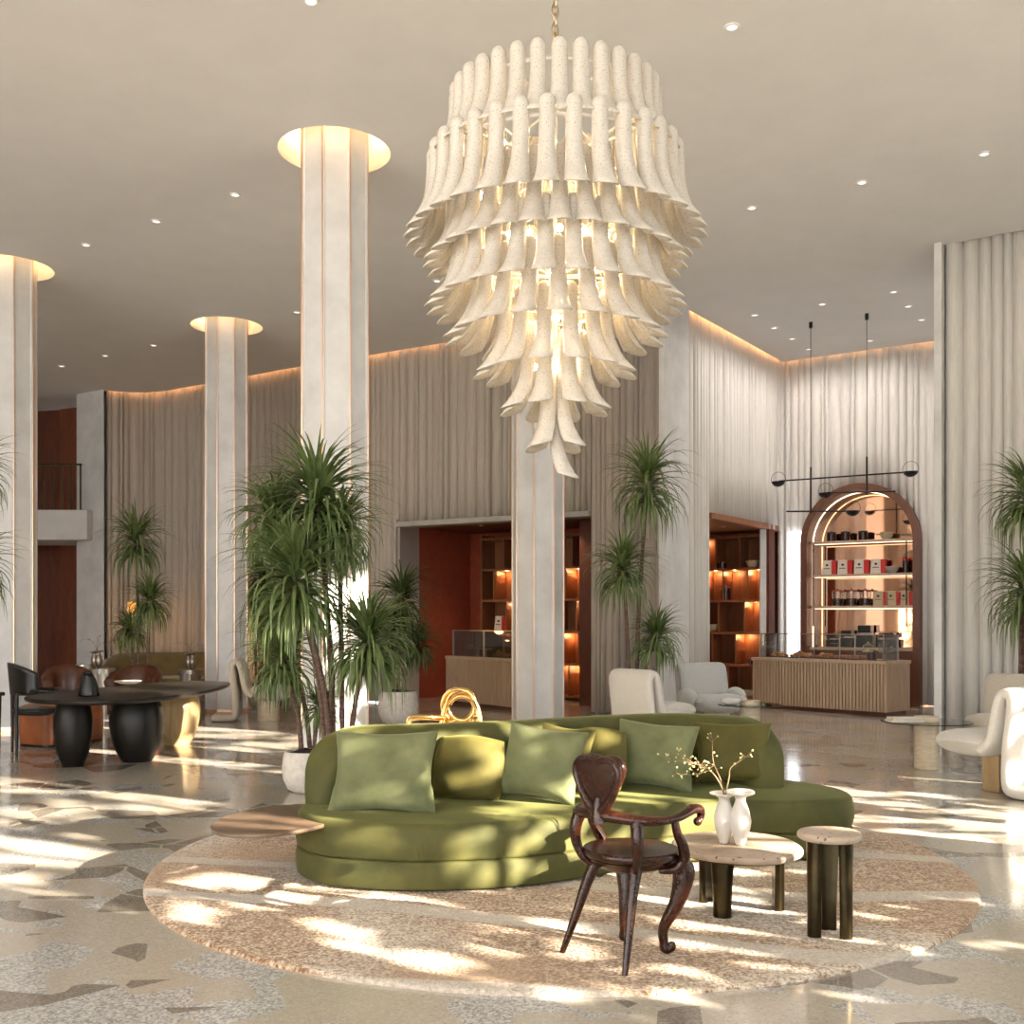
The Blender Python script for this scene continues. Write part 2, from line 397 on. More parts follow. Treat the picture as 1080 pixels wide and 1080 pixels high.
def wallstrip(mb, a, b, z0, z1, th=.12, side=1):
    """vertical slab from a to b, thickness to the left (side=1) or right of a->b"""
    a = Vector(a[:2]); b = Vector(b[:2]); t = (b-a).normalized(); n = Vector((-t.y, t.x))*side*th
    return mb.prism([a, b, b+n, a+n] if side > 0 else [a, a+n, b+n, b], z0, z1)

# ------------------------------------------------------------------ large structure
fl = MB().prism([(-22, -14), (13, -14), (13, 30), (-22, 30)], -.2, 0)
struct('floor', fl, 'floor', smooth=False)
gp = [UV(3.9, -16), UV(40, -16), UV(40, 30), UV(3.9, 30)]
struct('trim_1', MB().prism(gp, -.3, -.08), 'ground', smooth=False)

struct('trim_0', MB().prism([(-40, -50), (30, -50), (30, -14), (-40, -14)], -.3, -.08), 'ground', smooth=False)  # pale ground behind the camera, added to bounce light onto the ceiling
C1 = [(-8.87, 23.28), (-8.5, 23.45), (-8.1, 23.47), (-7.67, 23.35), (-6.5, 22.6), (-5.45, 21.9), (-4.56, 21.3), (-2.17, 19.85), (1.27, 17.78), (2.30, 17.14)]
E0 = Vector((2.27, 16.44)); A0 = Vector((2.84, 17.19)); B0 = Vector((5.27, 20.70))
COLS = {'main': (-1.91, 11.43), 'mid': (.37, 15.2), 'left': (-7.2, 15.2), 'far': (-4.89, 18.2)}
RH = .6
def ceiling():
    bm = bmesh.new()
    outer = [(-16, -9), (-16, 28), (-9.1, 28), (-9.1, 23.4)] + C1 + [(2.33, 16.40), (2.84, 17.19), (5.27, 20.70), (8.3, 18.70), (5.66, 14.20), (5.78, 14.27), (11.25, 10.66), (-1.3, -9)]
    def loop(pts):
        vs = [bm.verts.new((p[0], p[1], CZ)) for p in pts]
        return [bm.edges.new((vs[i], vs[(i+1) % len(vs)])) for i in range(len(vs))]
    es = loop(outer)
    for c in COLS.values():
        es += loop([(c[0]+RH*math.cos(2*PI*k/48), c[1]+RH*math.sin(2*PI*k/48)) for k in range(48)])
    bmesh.ops.triangle_fill(bm, use_beauty=True, use_dissolve=False, edges=es)
    bm.faces.ensure_lookup_table()
    mb = MB(); idx = {v: i for i, v in enumerate(bm.verts)}
    mb.v = [tuple(v.co) for v in bm.verts]
    mb.f = [tuple(idx[v] for v in f.verts) for f in bm.faces]
    # lip upward along the outline
    k = len(mb.v); n = len(outer)
    mb.v += [(p[0], p[1], CZ+.12) for p in outer]
    mb.f += [(i, (i+1) % n, k+(i+1) % n, k+i) for i in range(n)]
    bm.free(); return mb
struct('ceiling', ceiling(), 'ceiling', smooth=False)
struct('trim_2', MB().prism([(-17, -9), (-17, 28), (12, 28), (12, -9)], 7.16, 7.3), 'ceiling', smooth=False)
# recesses above the columns
k = 3
for c in COLS.values():
    mb = MB(); vs = []; fs = []; n = 48
    for z in (CZ, 7.14):
        for i in range(n): vs.append((c[0]+RH*math.cos(2*PI*i/n), c[1]+RH*math.sin(2*PI*i/n), z))
    fs = [(i, (i+1) % n, n+(i+1) % n, n+i) for i in range(n)] + [tuple(range(n, 2*n))]
    mb.add(vs, fs); struct('trim_%d' % k, mb, 'ceiling', smooth=True, angle=50); k += 1
    for j in range(3):
        a = R(30+120*j); L = bpy.data.lights.new('recess_glow', 'POINT'); L.energy = 11; L.color = (1, .6, .26); L.shadow_soft_size = .03
        lo = bpy.data.objects.new('recess_glow', L); COL.objects.link(lo); lo.location = (c[0]+.49*math.cos(a), c[1]+.49*math.sin(a), 7.0)

# enclosing walls behind the curtains
OFF = .28
def off_path(pts, dist):
    pts = [Vector(p) for p in pts]; out = []
    for i, p in enumerate(pts):
        t = (pts[min(i+1, len(pts)-1)]-pts[max(i-1, 0)]).normalized(); out.append(p+Vector((-t.y, t.x))*dist)
    return out
wb = off_path(C1, OFF)
mb = MB()
for i in range(6): wallstrip(mb, wb[i], wb[i+1], 0, 7.2)
opa = Vector((-2.17, 19.85))
struct('wall_back', mb, 'wallplain', smooth=False)
mb = MB(); wallstrip(mb, wb[7], wb[8], 3.4, 7.2, .12); struct('wall_above_opening', mb, 'concrete', smooth=False)
mb = MB(); wallstrip(mb, wb[8], wb[9]+V*.0+U*.1, 0, 7.2, .12); struct('wall_center', mb, 'wallplain', smooth=False)
# concrete lintel and jamb of the left niche
oa = opa; ob = Vector((1.27, 17.78))
mb = MB(); wallstrip(mb, oa, ob, 3.31, 3.40, .34); struct('trim_%d' % k, mb, 'concrete', smooth=False, bevel=.004); k += 1
jb = Vector((-1.86, 21.3))
mb = MB().prism([oa+V*.0, oa-U*.0+Vector((.0, 0)), jb, jb-U*.35, oa-U*.12+V*.12][1:], 0, 3.45); struct('wall_jamb', mb, 'wallplain', smooth=False)
# niche interior
rb0 = Vector((-.894, 22.74)); re_ = rb0+U*4.2
mb = MB(); wallstrip(mb, jb, rb0, 0, 3.6, .1); struct('wall_red_side', mb, 'redwall', smooth=False)
mb = MB(); wallstrip(mb, rb0, re_, 0, 3.6, .1); struct('wall_red_back', mb, 'redwall', smooth=False)
mb = MB(); wallstrip(mb, re_, ob+V*.3, 0, 3.6, .1); struct('wall_niche_right', mb, 'darkwood', smooth=False)
mb = MB().prism([oa-U*.5+V*.33, ob+V*.33, re_+V*.1, rb0+V*.1, jb-U*.6], 3.405, 3.5); struct('ceiling_niche', mb, 'darkwood', smooth=False)
# fin and long wall of the alcove
mb = MB(); mb.prism([E0, E0+U*.09, E0+U*.09+V*.95, E0+V*.95], 0, CZ+.02); struct('wall_fin_center', mb, 'plaster', smooth=False, bevel=.006)
mb = MB(); wallstrip(mb, A0-U*.12, E0+V*2.02-U*.12+V*.0, 0, 7.2, .1); struct('wall_alcove_left', mb, 'wallplain', smooth=False)
s_op = 2.02
oA = E0+U*.09+V*s_op
mb = MB(); wallstrip(mb, oA-U*.14, B0-U*.14+V*.1, 3.32, 7.2, .1); struct('wall_alcove_upper', mb, 'wallplain', smooth=False)
# shelf room behind the alcove opening
mb = MB(); wallstrip(mb, oA-U*.14, oA-U*2.6, 0, 3.6, .1); struct('wall_store_near', mb, 'darkwood', smooth=False)
mb = MB(); wallstrip(mb, Vector((5.15, 20.95)), Vector((5.15, 20.95))-U*3.4+V*.5, 0, 3.6, -.1, 1)
mb2 = MB(); q0 = Vector((5.15, 21.15)); wallstrip(mb2, q0+U*.7, q0-U*3.6, 0, 3.6, .1, -1); struct('wall_store_back', mb2, 'darkwood', smooth=False)
mb = MB().prism([oA-U*.05, B0-U*.05+V*.1, q0+V*.1, q0-U*3.6, oA-U*2.6], 3.30, 3.4); struct('ceiling_store', mb, 'shelfwood', smooth=False)
# back wall of the alcove
C0 = B0+U*3.7
mb = MB(); b1 = B0+V*.62; wallstrip(mb, b1-U*.3, b1+U*4.2, 0, 7.2, .12); struct('wall_alcove_back', mb, 'wallplain', smooth=False)
# right fin, partition, right curtain wall
Fp = Vector((5.64, 14.2))
mb = MB().prism([Fp, Fp+U*.1, Fp+U*.1+V*5.4, Fp+V*5.4], 0, CZ+.03); struct('wall_fin_right', mb, 'plaster', smooth=False, bevel=.006)
rc0 = Fp+U*.1+V*.22
mb = MB(); wallstrip(mb, rc0+V*.15, rc0+V*.15+U*6.8, 0, 7.2, .12); struct('wall_right', mb, 'wallplain', smooth=False)
# left side: wood lined lobby, pillar, balcony
pl0 = Vector((-9.7, 23.66)); pl1 = Vector((-8.90, 23.16))
mb = MB().prism([pl0, pl1, pl1+Vector((-.34, .9)), pl0+Vector((-.34, .9))], 0, CZ+.02); struct('wall_pillar_left', mb, 'plaster', smooth=False, bevel=.006)
mb = MB(); wallstrip(mb, (-9.25, 23.78), (-8.3, 23.86), 0, 7.2, .1); struct('wall_back_left', mb, 'wallplain', smooth=False)
mb = MB().prism([(-16, 26.5), (-10.75, 25.4), (-10.75, 28), (-16, 28)], 0, 7.2); struct('wall_lobby', mb, 'darkwood', smooth=False)
mb = MB().prism([(-10.8, 25.35), (-9.3, 24.6), (-8.5, 28), (-10.8, 28)], 0, 7.2)
M['redwoodlit'] = wood('red_brown_panel_lit', (.10, .028, .013), (.24, .07, .03), .4, obj=False, grain=5)  # lighter copy of the dark panel wood; the lit side is painted in
struct('wall_lobby_side', mb, 'redwoodlit', smooth=False)
mb = MB().box(-17, -9.24, 23.1, 24.9, 3.32, 3.97); struct('trim_%d' % k, mb, 'wallplain', smooth=False, bevel=.01); k += 1
mb = MB(); wallstrip(mb, (-16, 27), (-16, -9), 0, 7.2, .12, -1); struct('wall_left', mb, 'wallplain', smooth=False)
# window wall on the right, outside the view
mb = MB(); UW = 3.5
def winbox(v0, v1, z0, z1, th=.35): mb.prism([UV(UW, v0), UV(UW+th, v0), UV(UW+th, v1), UV(UW, v1)], z0, z1)
openings = [(-8.2, -4.6), (-4.0, -.6), (3.95, 6.72), (8.25, 11.3)]
v = -9.5
for a, b in openings:
    winbox(v, a, 0, 7.2); winbox(a, b, 6.0, 7.2); v = b
winbox(v, 15.3, 0, 7.2); winbox(3.95, 6.72, 4.75, 6.0)
struct('wall_window_side', mb, 'plaster', smooth=False)
wi = 1
for a, b in openings:
    f = MB(); nm = 2 if b-a > 2.5 else 1
    for j in range(nm+1):
        vv = a+(b-a)*j/nm; f.prism([UV(UW+.1, vv-.035), UV(UW+.2, vv-.035), UV(UW+.2, vv+.035), UV(UW+.1, vv+.035)], 0, 6.0)
    for z in (0.03, 1.1, 2.9, 4.6, 5.97): f.prism([UV(UW+.1, a), UV(UW+.2, a), UV(UW+.2, b), UV(UW+.1, b)], z-.03, z+.03)
    struct('window_%d' % wi, f, 'window_frame', smooth=False); wi += 1

# ------------------------------------------------------------------ cove lights above the curtains
def cove(path, name, label, inset=.06):
    mb = MB(); pts = off_path(path, inset)
    for i in range(len(pts)-1):
        a, b = pts[i], pts[i+1]
        mb.add([(a.x, a.y, CZ+.06), (b.x, b.y, CZ+.06), (b.x, b.y, CZ+.11), (a.x, a.y, CZ+.11)], [(0, 1, 2, 3)])
    o = mb.build(name, 'led', smooth=False, solid=.012); o['kind'] = 'structure'; return o
cove(C1, 'trim_%d' % k, ''); k += 1
cove([A0+U*0, B0], 'trim_%d' % k, ''); k += 1
cove([B0, B0+U*3.5], 'trim_%d' % k, ''); k += 1
cove([Fp+U*.14+V*.03, Fp+U*6.4+V*.03], 'trim_%d' % k, ''); k += 1

# ------------------------------------------------------------------ curtains
def curtain(name, label, path, z0, z1, mat, seed=1, dist=.13, amp=.09, period=.15, group=None, thick=0):
    rnd = random.Random(seed)
    pts = [Vector(p) for p in path]; L = [0]
    for i in range(len(pts)-1): L.append(L[-1]+(pts[i+1]-pts[i]).length)
    tot = L[-1]
    def at(s):
        for i in range(len(pts)-1):
            if s <= L[i+1]+1e-9:
                t = (s-L[i])/max(1e-9, L[i+1]-L[i]); q = pts[i].lerp(pts[i+1], t)
                ta = (pts[i+1]-pts[i]).normalized()
                # smooth the tangent near the corners
                return q, Vector((-ta.y, ta.x))
        ta = (pts[-1]-pts[-2]).normalized(); return pts[-1], Vector((-ta.y, ta.x))
    ss = []; s = 0
    while s < tot:
        w_ = period*rnd.uniform(.45, 1.5); a_ = amp*rnd.uniform(.45, 1.25); n = 8
        for j in range(n): ss.append((min(tot, s+w_*j/n), a_*abs(math.sin(PI*j/n))**.75, rnd.uniform(0, 1) if j == 0 else None))
        s += w_
    ss.append((tot, 0, None))
    f0 = z0 if callable(z0) else (lambda s_: z0)
    rows = [0, .25, .5, .75, 1]
    vs = []; fs = []; ph = rnd.uniform(0, 9)
    for (s_, d_, _) in ss:
        q, nn = at(s_)
        for r_ in rows:
            zb = f0(s_); z = zb+(z1-zb)*r_
            # gathered tight at the top, fuller folds lower down
            dd = d_*(1.0-.3*r_)+.006*math.sin(s_*31+ph+z*.8)
            p = q+nn*(dist-dd); vs.append((p.x, p.y, z))
    m = len(rows)
    for i in range(len(ss)-1):
        for j in range(m-1): fs.append((i*m+j, (i+1)*m+j, (i+1)*m+j+1, i*m+j+1))
    o = MB().add(vs, fs).build(name, mat, smooth=True, angle=80, solid=.006)
    return tag(o, label, 'curtain', group)
def spath(pts, n=6): return [Vector((p.x, p.y)) for p in catmull([(a[0], a[1], 0) for a in pts], n, False)]
curtain('curtain', 'long taupe pleated curtain curving along the left back wall behind the columns', spath(C1[:8]), .02, 7.0, 'curtain', 3)
curtain('curtain', 'taupe pleated curtain hanging above the terracotta bar niche', [oa, ob], 3.405, 7.0, 'curtain', 5)
curtain('curtain', 'taupe full height pleated curtain between bar niche and pale fin wall', [ob, Vector(C1[9])+U*.1], .02, 7.0, 'curtain', 7)
# plain plaster band then the curtain of the alcove's left side
mb = MB().prism([E0+U*.09, E0+U*.10, A0+U*.01, A0-U*.1], 0, CZ+.02)
struct('wall_fin_face', mb, 'plaster', smooth=False)
sA = (A0-E0).length
curtain('curtain', 'pale pleated curtain beside the plaster fin, left of the lit shelves', [A0, oA-U*.04], .02, 7.0, 'curtain_light', 11, dist=.10, period=.12, amp=.06)
curtain('curtain', 'pale pleated curtain hanging over the opening to the lit shelves', [oA-U*.04, B0], 3.30, 7.0, 'curtain_light', 13, dist=.10, period=.12, amp=.06)
TA, HW, ZS = 1.50, 1.095, 3.02
def arch_bottom(s_):
    t = s_-.12; dx = abs(t-TA)
    if dx >= HW-.03: return .02
    return ZS+math.sqrt(max(0, (HW-.06)**2-dx*dx)) if dx < HW-.06 else ZS
curtain('curtain', 'pale pleated curtain around the arched display niche', [B0-U*.12, B0+U*3.5], arch_bottom, 7.0, 'curtain_light', 17, dist=.10, period=.14, amp=.075)
curtain('curtain', 'pale beige pleated curtain at the right edge behind the armchair', [Fp+U*.10+V*.06, Fp+U*6.6+V*.06], .02, 7.0, 'curtain_light', 19, dist=.16, period=.2, amp=.14)
# back-lit sheer window strip left of the arch
w0 = B0+U*-.02-V*.0; mb = MB()
vs = []; fs = []
for i in range(25):
    p = B0+U*(.13+.28*i/24)-V*(.03+.02*math.sin(i*1.4))
    vs += [(p.x, p.y, .1), (p.x, p.y, 3.28)]
for i in range(24): fs.append((2*i, 2*i+2, 2*i+3, 2*i+1))
mb.add(vs, fs); struct('window_%d' % wi, mb, 'sheer', solid=.01); wi += 1

# ------------------------------------------------------------------ columns
def column(c, label):
    t = thing('column', label, 'column', (c[0], c[1], 0), 0, 'columns of the hall')
    r_ = .375; vsn = [(r_*math.cos(R(-10+45*i)), r_*math.sin(R(-10+45*i))) for i in range(8)]
    # each face is shallowly recessed between raised edges
    poly = []
    for i in range(8):
        a = Vector(vsn[i]); b = Vector(vsn[(i+1) % 8]); n = (a+b).normalized()
        for tt, dp in ((.0, 0), (.07, 0), (.11, .012), (.89, .012), (.93, 0)):
            poly.append(a.lerp(b, tt)-n*dp)
    MB().prism(poly, .06, 7.1).build('shaft', 'plaster', t, smooth=False)
    for i in range(8):
        a = Vector(vsn[i]); 
        MB().tube([(a.x*1.0, a.y*1.0, .06), (a.x*1.0, a.y*1.0, 7.1)], .007, 6).build('copper_strip', 'copper', t)
    MB().prism([Vector(v_)*.97 for v_ in vsn], 0, .06).build('base_plate', 'copper', t, smooth=False)
    return t
column(COLS['main'], 'tall pale plaster column rising behind the big palms at left of the green sofa')
column(COLS['mid'], 'pale column behind the green sofa and below the chandelier tip')
column(COLS['left'], 'pale column cut by the left edge of the picture')
column(COLS['far'], 'farthest pale column between the dark table and the cream armchair')

# ------------------------------------------------------------------ downlights
def downlight(px, py, label, group, first=[None]):
    Y = 1120*(CZ-1.55)/(655-py); X = (px-540)/1120*Y
    if first[0] is None:
        t = thing('ceiling_spotlight', label, 'ceiling light', (X, Y, CZ-.012), 0, group)
        MB().lathe([(.045, .012), (.045, 0), (.062, 0), (.066, .006), (.066, .012)], 20).build('trim_ring', 'whitemetal', t)
        MB().lathe([(0, .004), (.045, .004), (.045, .010), (0, .010)], 16).build('lens', 'spot_lit', t)
        first[0] = t; return t
    c = copy_tree(first[0]); c.location = (X, Y, CZ-.012); c['label'] = label; c['group'] = group; return c
gl, gr = 'ceiling spots over the left of the hall', 'ceiling spots over the alcove'
for px, py, lb in ((248,205,'round ceiling spot nearest the big column, left side'), (165,233,'round ceiling spot in the middle of the row of three, upper left'), (91,258,'round ceiling spot at the left end of the row of three'),
                   (328,1,'round ceiling spot cut by the top edge, left of the chandelier chain'), (772,28,'round ceiling spot near the top, right of the chandelier'), (1038,162,'round ceiling spot at far right, above the right curtain'),
                   (909,192,'round ceiling spot above the two pendant cords, middle of its row'), (793,219,'round ceiling spot just right of the chandelier tiers'),
                   (313,329,'small ceiling spot left of the big column shaft'), (461,296,'small ceiling spot just left of the chandelier'),
                   (162,364,'small ceiling spot left of the far column top'), (111,375,'small ceiling spot left of the far column, middle one'), (65,386,'small ceiling spot beside the left column')):
    downlight(px, py, lb, gl if px < 500 else gr)
for px, py in ((942.5,307.5), (867,320.6), (957.8,322.8), (796,332), (972,337), (816.7,345.6), (835.6,357), (917.8,359), (853,368)):
    dl = downlight(px, py, 'small round recessed spot in the alcove ceiling around the pendant cords', gr)
    L = bpy.data.lights.new('spot_light', 'SPOT'); L.energy = 46; L.color = (1, .92, .84); L.spot_size = R(168); L.spot_blend = 1.0; L.shadow_soft_size = .05
    lo = bpy.data.objects.new('spot_light', L); COL.objects.link(lo); lo.parent = dl; lo.location = (0, 0, -.03)
for x_, y_ in ((-.6, 20.6), (.9, 19.4), (3.9, 19.6)):  # added lamps that brighten the recesses; no fittings are visible there
    t = thing('ceiling_spotlight', 'added fill spot in the low ceiling of the wood-lined recess', 'ceiling light', (x_, y_, 3.29 if x_ > 2 else 3.395), 0, 'added fill spots in the low recess ceilings')
    MB().lathe([(.03, .012), (.03, 0), (.045, 0), (.045, .012)], 16).build('trim_ring', 'brass', t)
    L = bpy.data.lights.new('spot_light', 'SPOT'); L.energy = 60; L.color = (1, .74, .5); L.spot_size = R(110); L.spot_blend = .8; L.shadow_soft_size = .03
    lo = bpy.data.objects.new('spot_light', L); COL.objects.link(lo); lo.parent = t; lo.location = (0, 0, -.02)

# ------------------------------------------------------------------ chandelier
def chandelier():
    CX, CY = .28, 6.9
    t = thing('chandelier', 'large tiered chandelier of cream speckled ceramic petals hanging over the sofa', 'chandelier', (CX, CY, 2.4))
    def tusk_mb(L, fl, w0=.045, w1=.060):
        NT_, NA = 16, 10; vs = []; fs = []
        for i in range(NT_+1):
            if i < 5:
                th_ = R((8, 30, 50, 70, 90)[i]); dome = math.sin(th_); zz = -.052*(1-math.cos(th_))
            else: dome = 1; zz = -.052-(L-.052)*((i-4)/(NT_-4))
            q = -zz/L
            rr = (w0+(w1-w0)*q**3)*dome
            for j in range(NA+1):
                a = R(-112+224*j/NA)
                out = fl*q**4.0*(.62+.38*max(0, math.cos(a)))
                side = 1+.25*q**5
                tip = -.05*q**4*(max(0, math.cos(a))-.5)*.6
                vs.append((rr*math.cos(a)*(1-.35*q**4)+out, rr*math.sin(a)*side, zz+tip))
        for i in range(NT_):
            for j in range(NA):
                a = i*(NA+1)+j; fs.append((a, a+NA+1, a+NA+2, a+1))
        return MB().add(vs, fs)
    tiers = [(32, .645, .14, 4.99, .48, 0), (32, .785, .155, 4.59, .56, .5), (28, .65, .17, 4.36, .50, 0), (24, .63, .18, 4.08, .50, .5),
             (18, .50, .19, 3.88, .50, 0), (13, .33, .17, 3.66, .51, .5), (8, .18, .16, 3.42, .50, .2), (4, .055, .14, 3.16, .48, .4), (1, .0, .13, 2.94, .46, 0)]
    items = []
    for n, r, fl, zt, L, ph in tiers:
        for i in range(n):
            a = 2*PI*(i+ph)/n - PI/2 + (.0 if n > 9 else .25)
            if n == 1: a = R(-35)
            items.append((math.sin(-a)*1.0 - .0*r, a, r, fl, zt, L))
    def vis(it):
        a, r, zt = it[1], it[2], it[4]
        return math.sin(a) + (.6 if r < .3 else 0)
    items.sort(key=vis)
    protos = {}; rest = MB()
    for k_, it in enumerate(items):
        _, a, r, fl, zt, L = it
        key = (round(fl, 2), round(L, 2))
        if key not in protos: protos[key] = (tusk_mb(L, fl), None)
        mb_, ob_ = protos[key]
        if k_ < 100:
            if ob_ is None:
                o = mb_.build('ceramic_petal', 'tusk', t, angle=80, solid=.007); protos[key] = (mb_, o)
            else:
                o = ob_.copy(); COL.objects.link(o); o.parent = t
            o.location = (r*math.cos(a), r*math.sin(a), zt-2.4); o.rotation_euler = (0, 0, a)
        else:
            rest.add(mb_.v, mb_.f, Matrix.Translation((r*math.cos(a), r*math.sin(a), zt-2.4)) @ Matrix.Rotation(a, 4, 'Z'))
    o = rest.build('ceramic_petals_behind', 'tusk', t, angle=80, solid=.007); o['kind'] = 'stuff'
    for n, r, fl, zt, L, ph in tiers[:7]:
        MB().tube([((r-.035)*math.cos(2*PI*i/48), (r-.035)*math.sin(2*PI*i/48), zt-2.4-.10) for i in range(48)], .011, 6, True).build('frame_ring', 'whitemetal', t)
        mb = MB()
        for i in range(6):
            a = 2*PI*i/6; mb.tube([(.02*math.cos(a), .02*math.sin(a), zt-2.4-.10), ((r-.035)*math.cos(a), (r-.035)*math.sin(a), zt-2.4-.10)], .007, 5)
        mb.build('frame_spokes', 'whitemetal', t)
    MB().tube([(0, 0, .35), (0, 0, 2.62)], .016, 8).build('center_rod', 'whitemetal', t)
    blist = [(n_, r_, z_) for n_, r_, z_ in ((8, .42, 4.55), (8, .5, 4.25), (8, .42, 3.95), (6, .36, 3.7), (5, .25, 3.45), (3, .14, 3.2), (1, 0.03, 2.98))]
    pb = None
    for n_, r_, z_ in blist:
        for i in range(n_):
            a = 2*PI*i/n_+z_
            if pb is None: pb = MB().ball((0, 0, 0), .024, 8, 6).build('bulb', 'bulb', t); o = pb
            else: o = pb.copy(); COL.objects.link(o); o.parent = t
            o.location = (r_*math.cos(a), r_*math.sin(a), z_-2.4)
    # chain
    lk = MB().tube([(.022*math.cos(2*PI*i/14), 0, .034*math.sin(2*PI*i/14)*1.25) for i in range(14)], .006, 6, True)
    mb = MB(); z = 2.62; i = 0
    while z < CZ-2.4-.04:
        mb.add(lk.v, lk.f, Matrix.Translation((0, 0, z)) @ Matrix.Rotation(R(90*(i % 2)+20), 4, 'Z')); z += .062; i += 1
    mb.build('chain', 'brass', t)
    MB().lathe([(0, 0), (.07, 0), (.075, .02), (.075, .045), (0, .045)], 24, (0, 0, CZ-2.4-.045)).build('ceiling_canopy', 'brass', t)
chandelier()

# ------------------------------------------------------------------ rug
RC, RR = (.28, 6.9), 2.53
n = 160; vs = [(RC[0], RC[1], .02)]; fs = []
rings = [(RR*k_/60, .02) for k_ in range(1, 60)] + [(RR-.012, .018), (RR, .008), (RR, 0.0)]
rnd = random.Random(4)
for r_, z_ in rings:
    for i in range(n):
        a = 2*PI*i/n; vs.append((RC[0]+r_*math.cos(a), RC[1]+r_*math.sin(a), z_+(rnd.uniform(-.002, .002) if z_ > .015 else 0)))
for i in range(n): fs.append((0, 1+i, 1+(i+1) % n))
for k_ in range(len(rings)-1):
    for i in range(n): j = (i+1) % n; fs.append((1+k_*n+i, 1+(k_+1)*n+i, 1+(k_+1)*n+j, 1+k_*n+j))
tag(MB().add(vs, fs).build('rug', 'rug', angle=60), 'large round shaggy beige rug with wavy lines under the green sofa', 'rug')

# ------------------------------------------------------------------ green sofa
def sofa():
    t = thing('curved_sofa', 'long curved green velvet sofa standing on the round rug', 'sofa', (.3, 7, .02))
    ctl = [(-1.33, 6.62), (-1.25, 6.30), (-1.0, 6.06), (-.53, 5.96), (-.05, 6.03), (.30, 6.19), (.65, 6.42), (1.0, 6.64), (1.38, 6.76), (1.8, 6.74), (2.12, 6.84), (2.27, 7.08), (2.22, 7.40), (1.95, 7.75), (1.55, 8.02), (1.0, 7.98), (.5, 7.74), (0, 7.45), (-.5, 7.22), (-1.0, 7.08), (-1.25, 6.9)]
    out = [(p.x-.3, p.y-7) for p in catmull([(a, b, 0) for a, b in ctl], 8)]
    def shrink(o, dd):
        o = [Vector(p) for p in o]; n_ = len(o); r_ = []
        for i in range(n_):
            tt = (o[(i+1) % n_]-o[i-1]).normalized(); r_.append(o[i]-Vector((tt.y, -tt.x))*dd)
        return r_
    MB().puck(shrink(out, .05), 0, .02, .003).build('plinth', 'darkbronze', t)
    MB().puck(out, .012, .175, .02, .02, bulge=.006).build('base', 'velvet', t, angle=60)
    MB().puck(out, .178, .385, .05, .02, bulge=.012, steps=6).build('seat_cushion', 'velvet', t, angle=60)
    bp = catmull([(-1.22, 6.62, 0), (-1.13, 6.83, 0), (-.9, 6.98, 0), (-.5, 7.10, 0), (0, 7.30, 0), (.5, 7.60, 0), (.95, 7.83, 0), (1.3, 7.85, 0), (1.57, 7.70, 0), (1.72, 7.48, 0), (1.79, 7.26, 0)], 8, False)
    L = [0]
    for i in range(len(bp)-1): L.append(L[-1]+(bp[i+1]-bp[i]).length)
    tot = L[-1]; z0, H = .30, .845; n_ = 18; vs = []; fs = []
    th = .135
    for i, p in enumerate(bp):
        a, b = bp[max(i-1, 0)], bp[min(i+1, len(bp)-1)]; tt = (b-a).normalized(); nn = Vector((-tt.y, tt.x, 0))
        e = min(L[i], tot-L[i]); ef = min(1, e/.42); hh = z0+.10+(H-z0-.10)*math.sqrt(max(0, 1-(1-ef)**2.2))
        we = min(1, e/.14); tw = th*(.15+.85*math.sqrt(max(0, 1-(1-we)**2)))
        for k_ in range(n_):
            a_ = 2*PI*k_/n_; ca, sa = math.cos(a_), math.sin(a_)
            xx = math.copysign(abs(ca)**.55, ca)*tw; zz = (z0+hh)/2+math.copysign(abs(sa)**.45, sa)*(hh-z0)/2
            vs.append((p.x+nn.x*xx-.3, p.y+nn.y*xx-7, zz))
    for i in range(len(bp)-1):
        for k_ in range(n_): fs.append((i*n_+k_, i*n_+(k_+1) % n_, (i+1)*n_+(k_+1) % n_, (i+1)*n_+k_))
    fs += [tuple(range(n_))[::-1], tuple((len(bp)-1)*n_+k_ for k_ in range(n_))]
    MB().add(vs, fs).build('backrest', 'velvet', t, angle=70)
    # wooden tray top cantilevered from the left end
    to = [(.345*math.cos(a), .50*math.sin(a)) for a in [2*PI*i/64 for i in range(64)]]
    rr = R(-16)
    to = [(-1.38-.3+x*math.cos(rr)-y*math.sin(rr), 6.30-7+x*math.sin(rr)+y*math.cos(rr)) for x, y in to]
    o = MB().puck(to, .338, .362, .008).build('side_tray', 'tablewood', t); o['label'] = 'oval pale walnut tray top at the left end'
    MB().box(-1.62, -1.35, -.55, -.47, .31, .338).build('tray_bracket', 'darkbronze', t, smooth=False)
sofa()

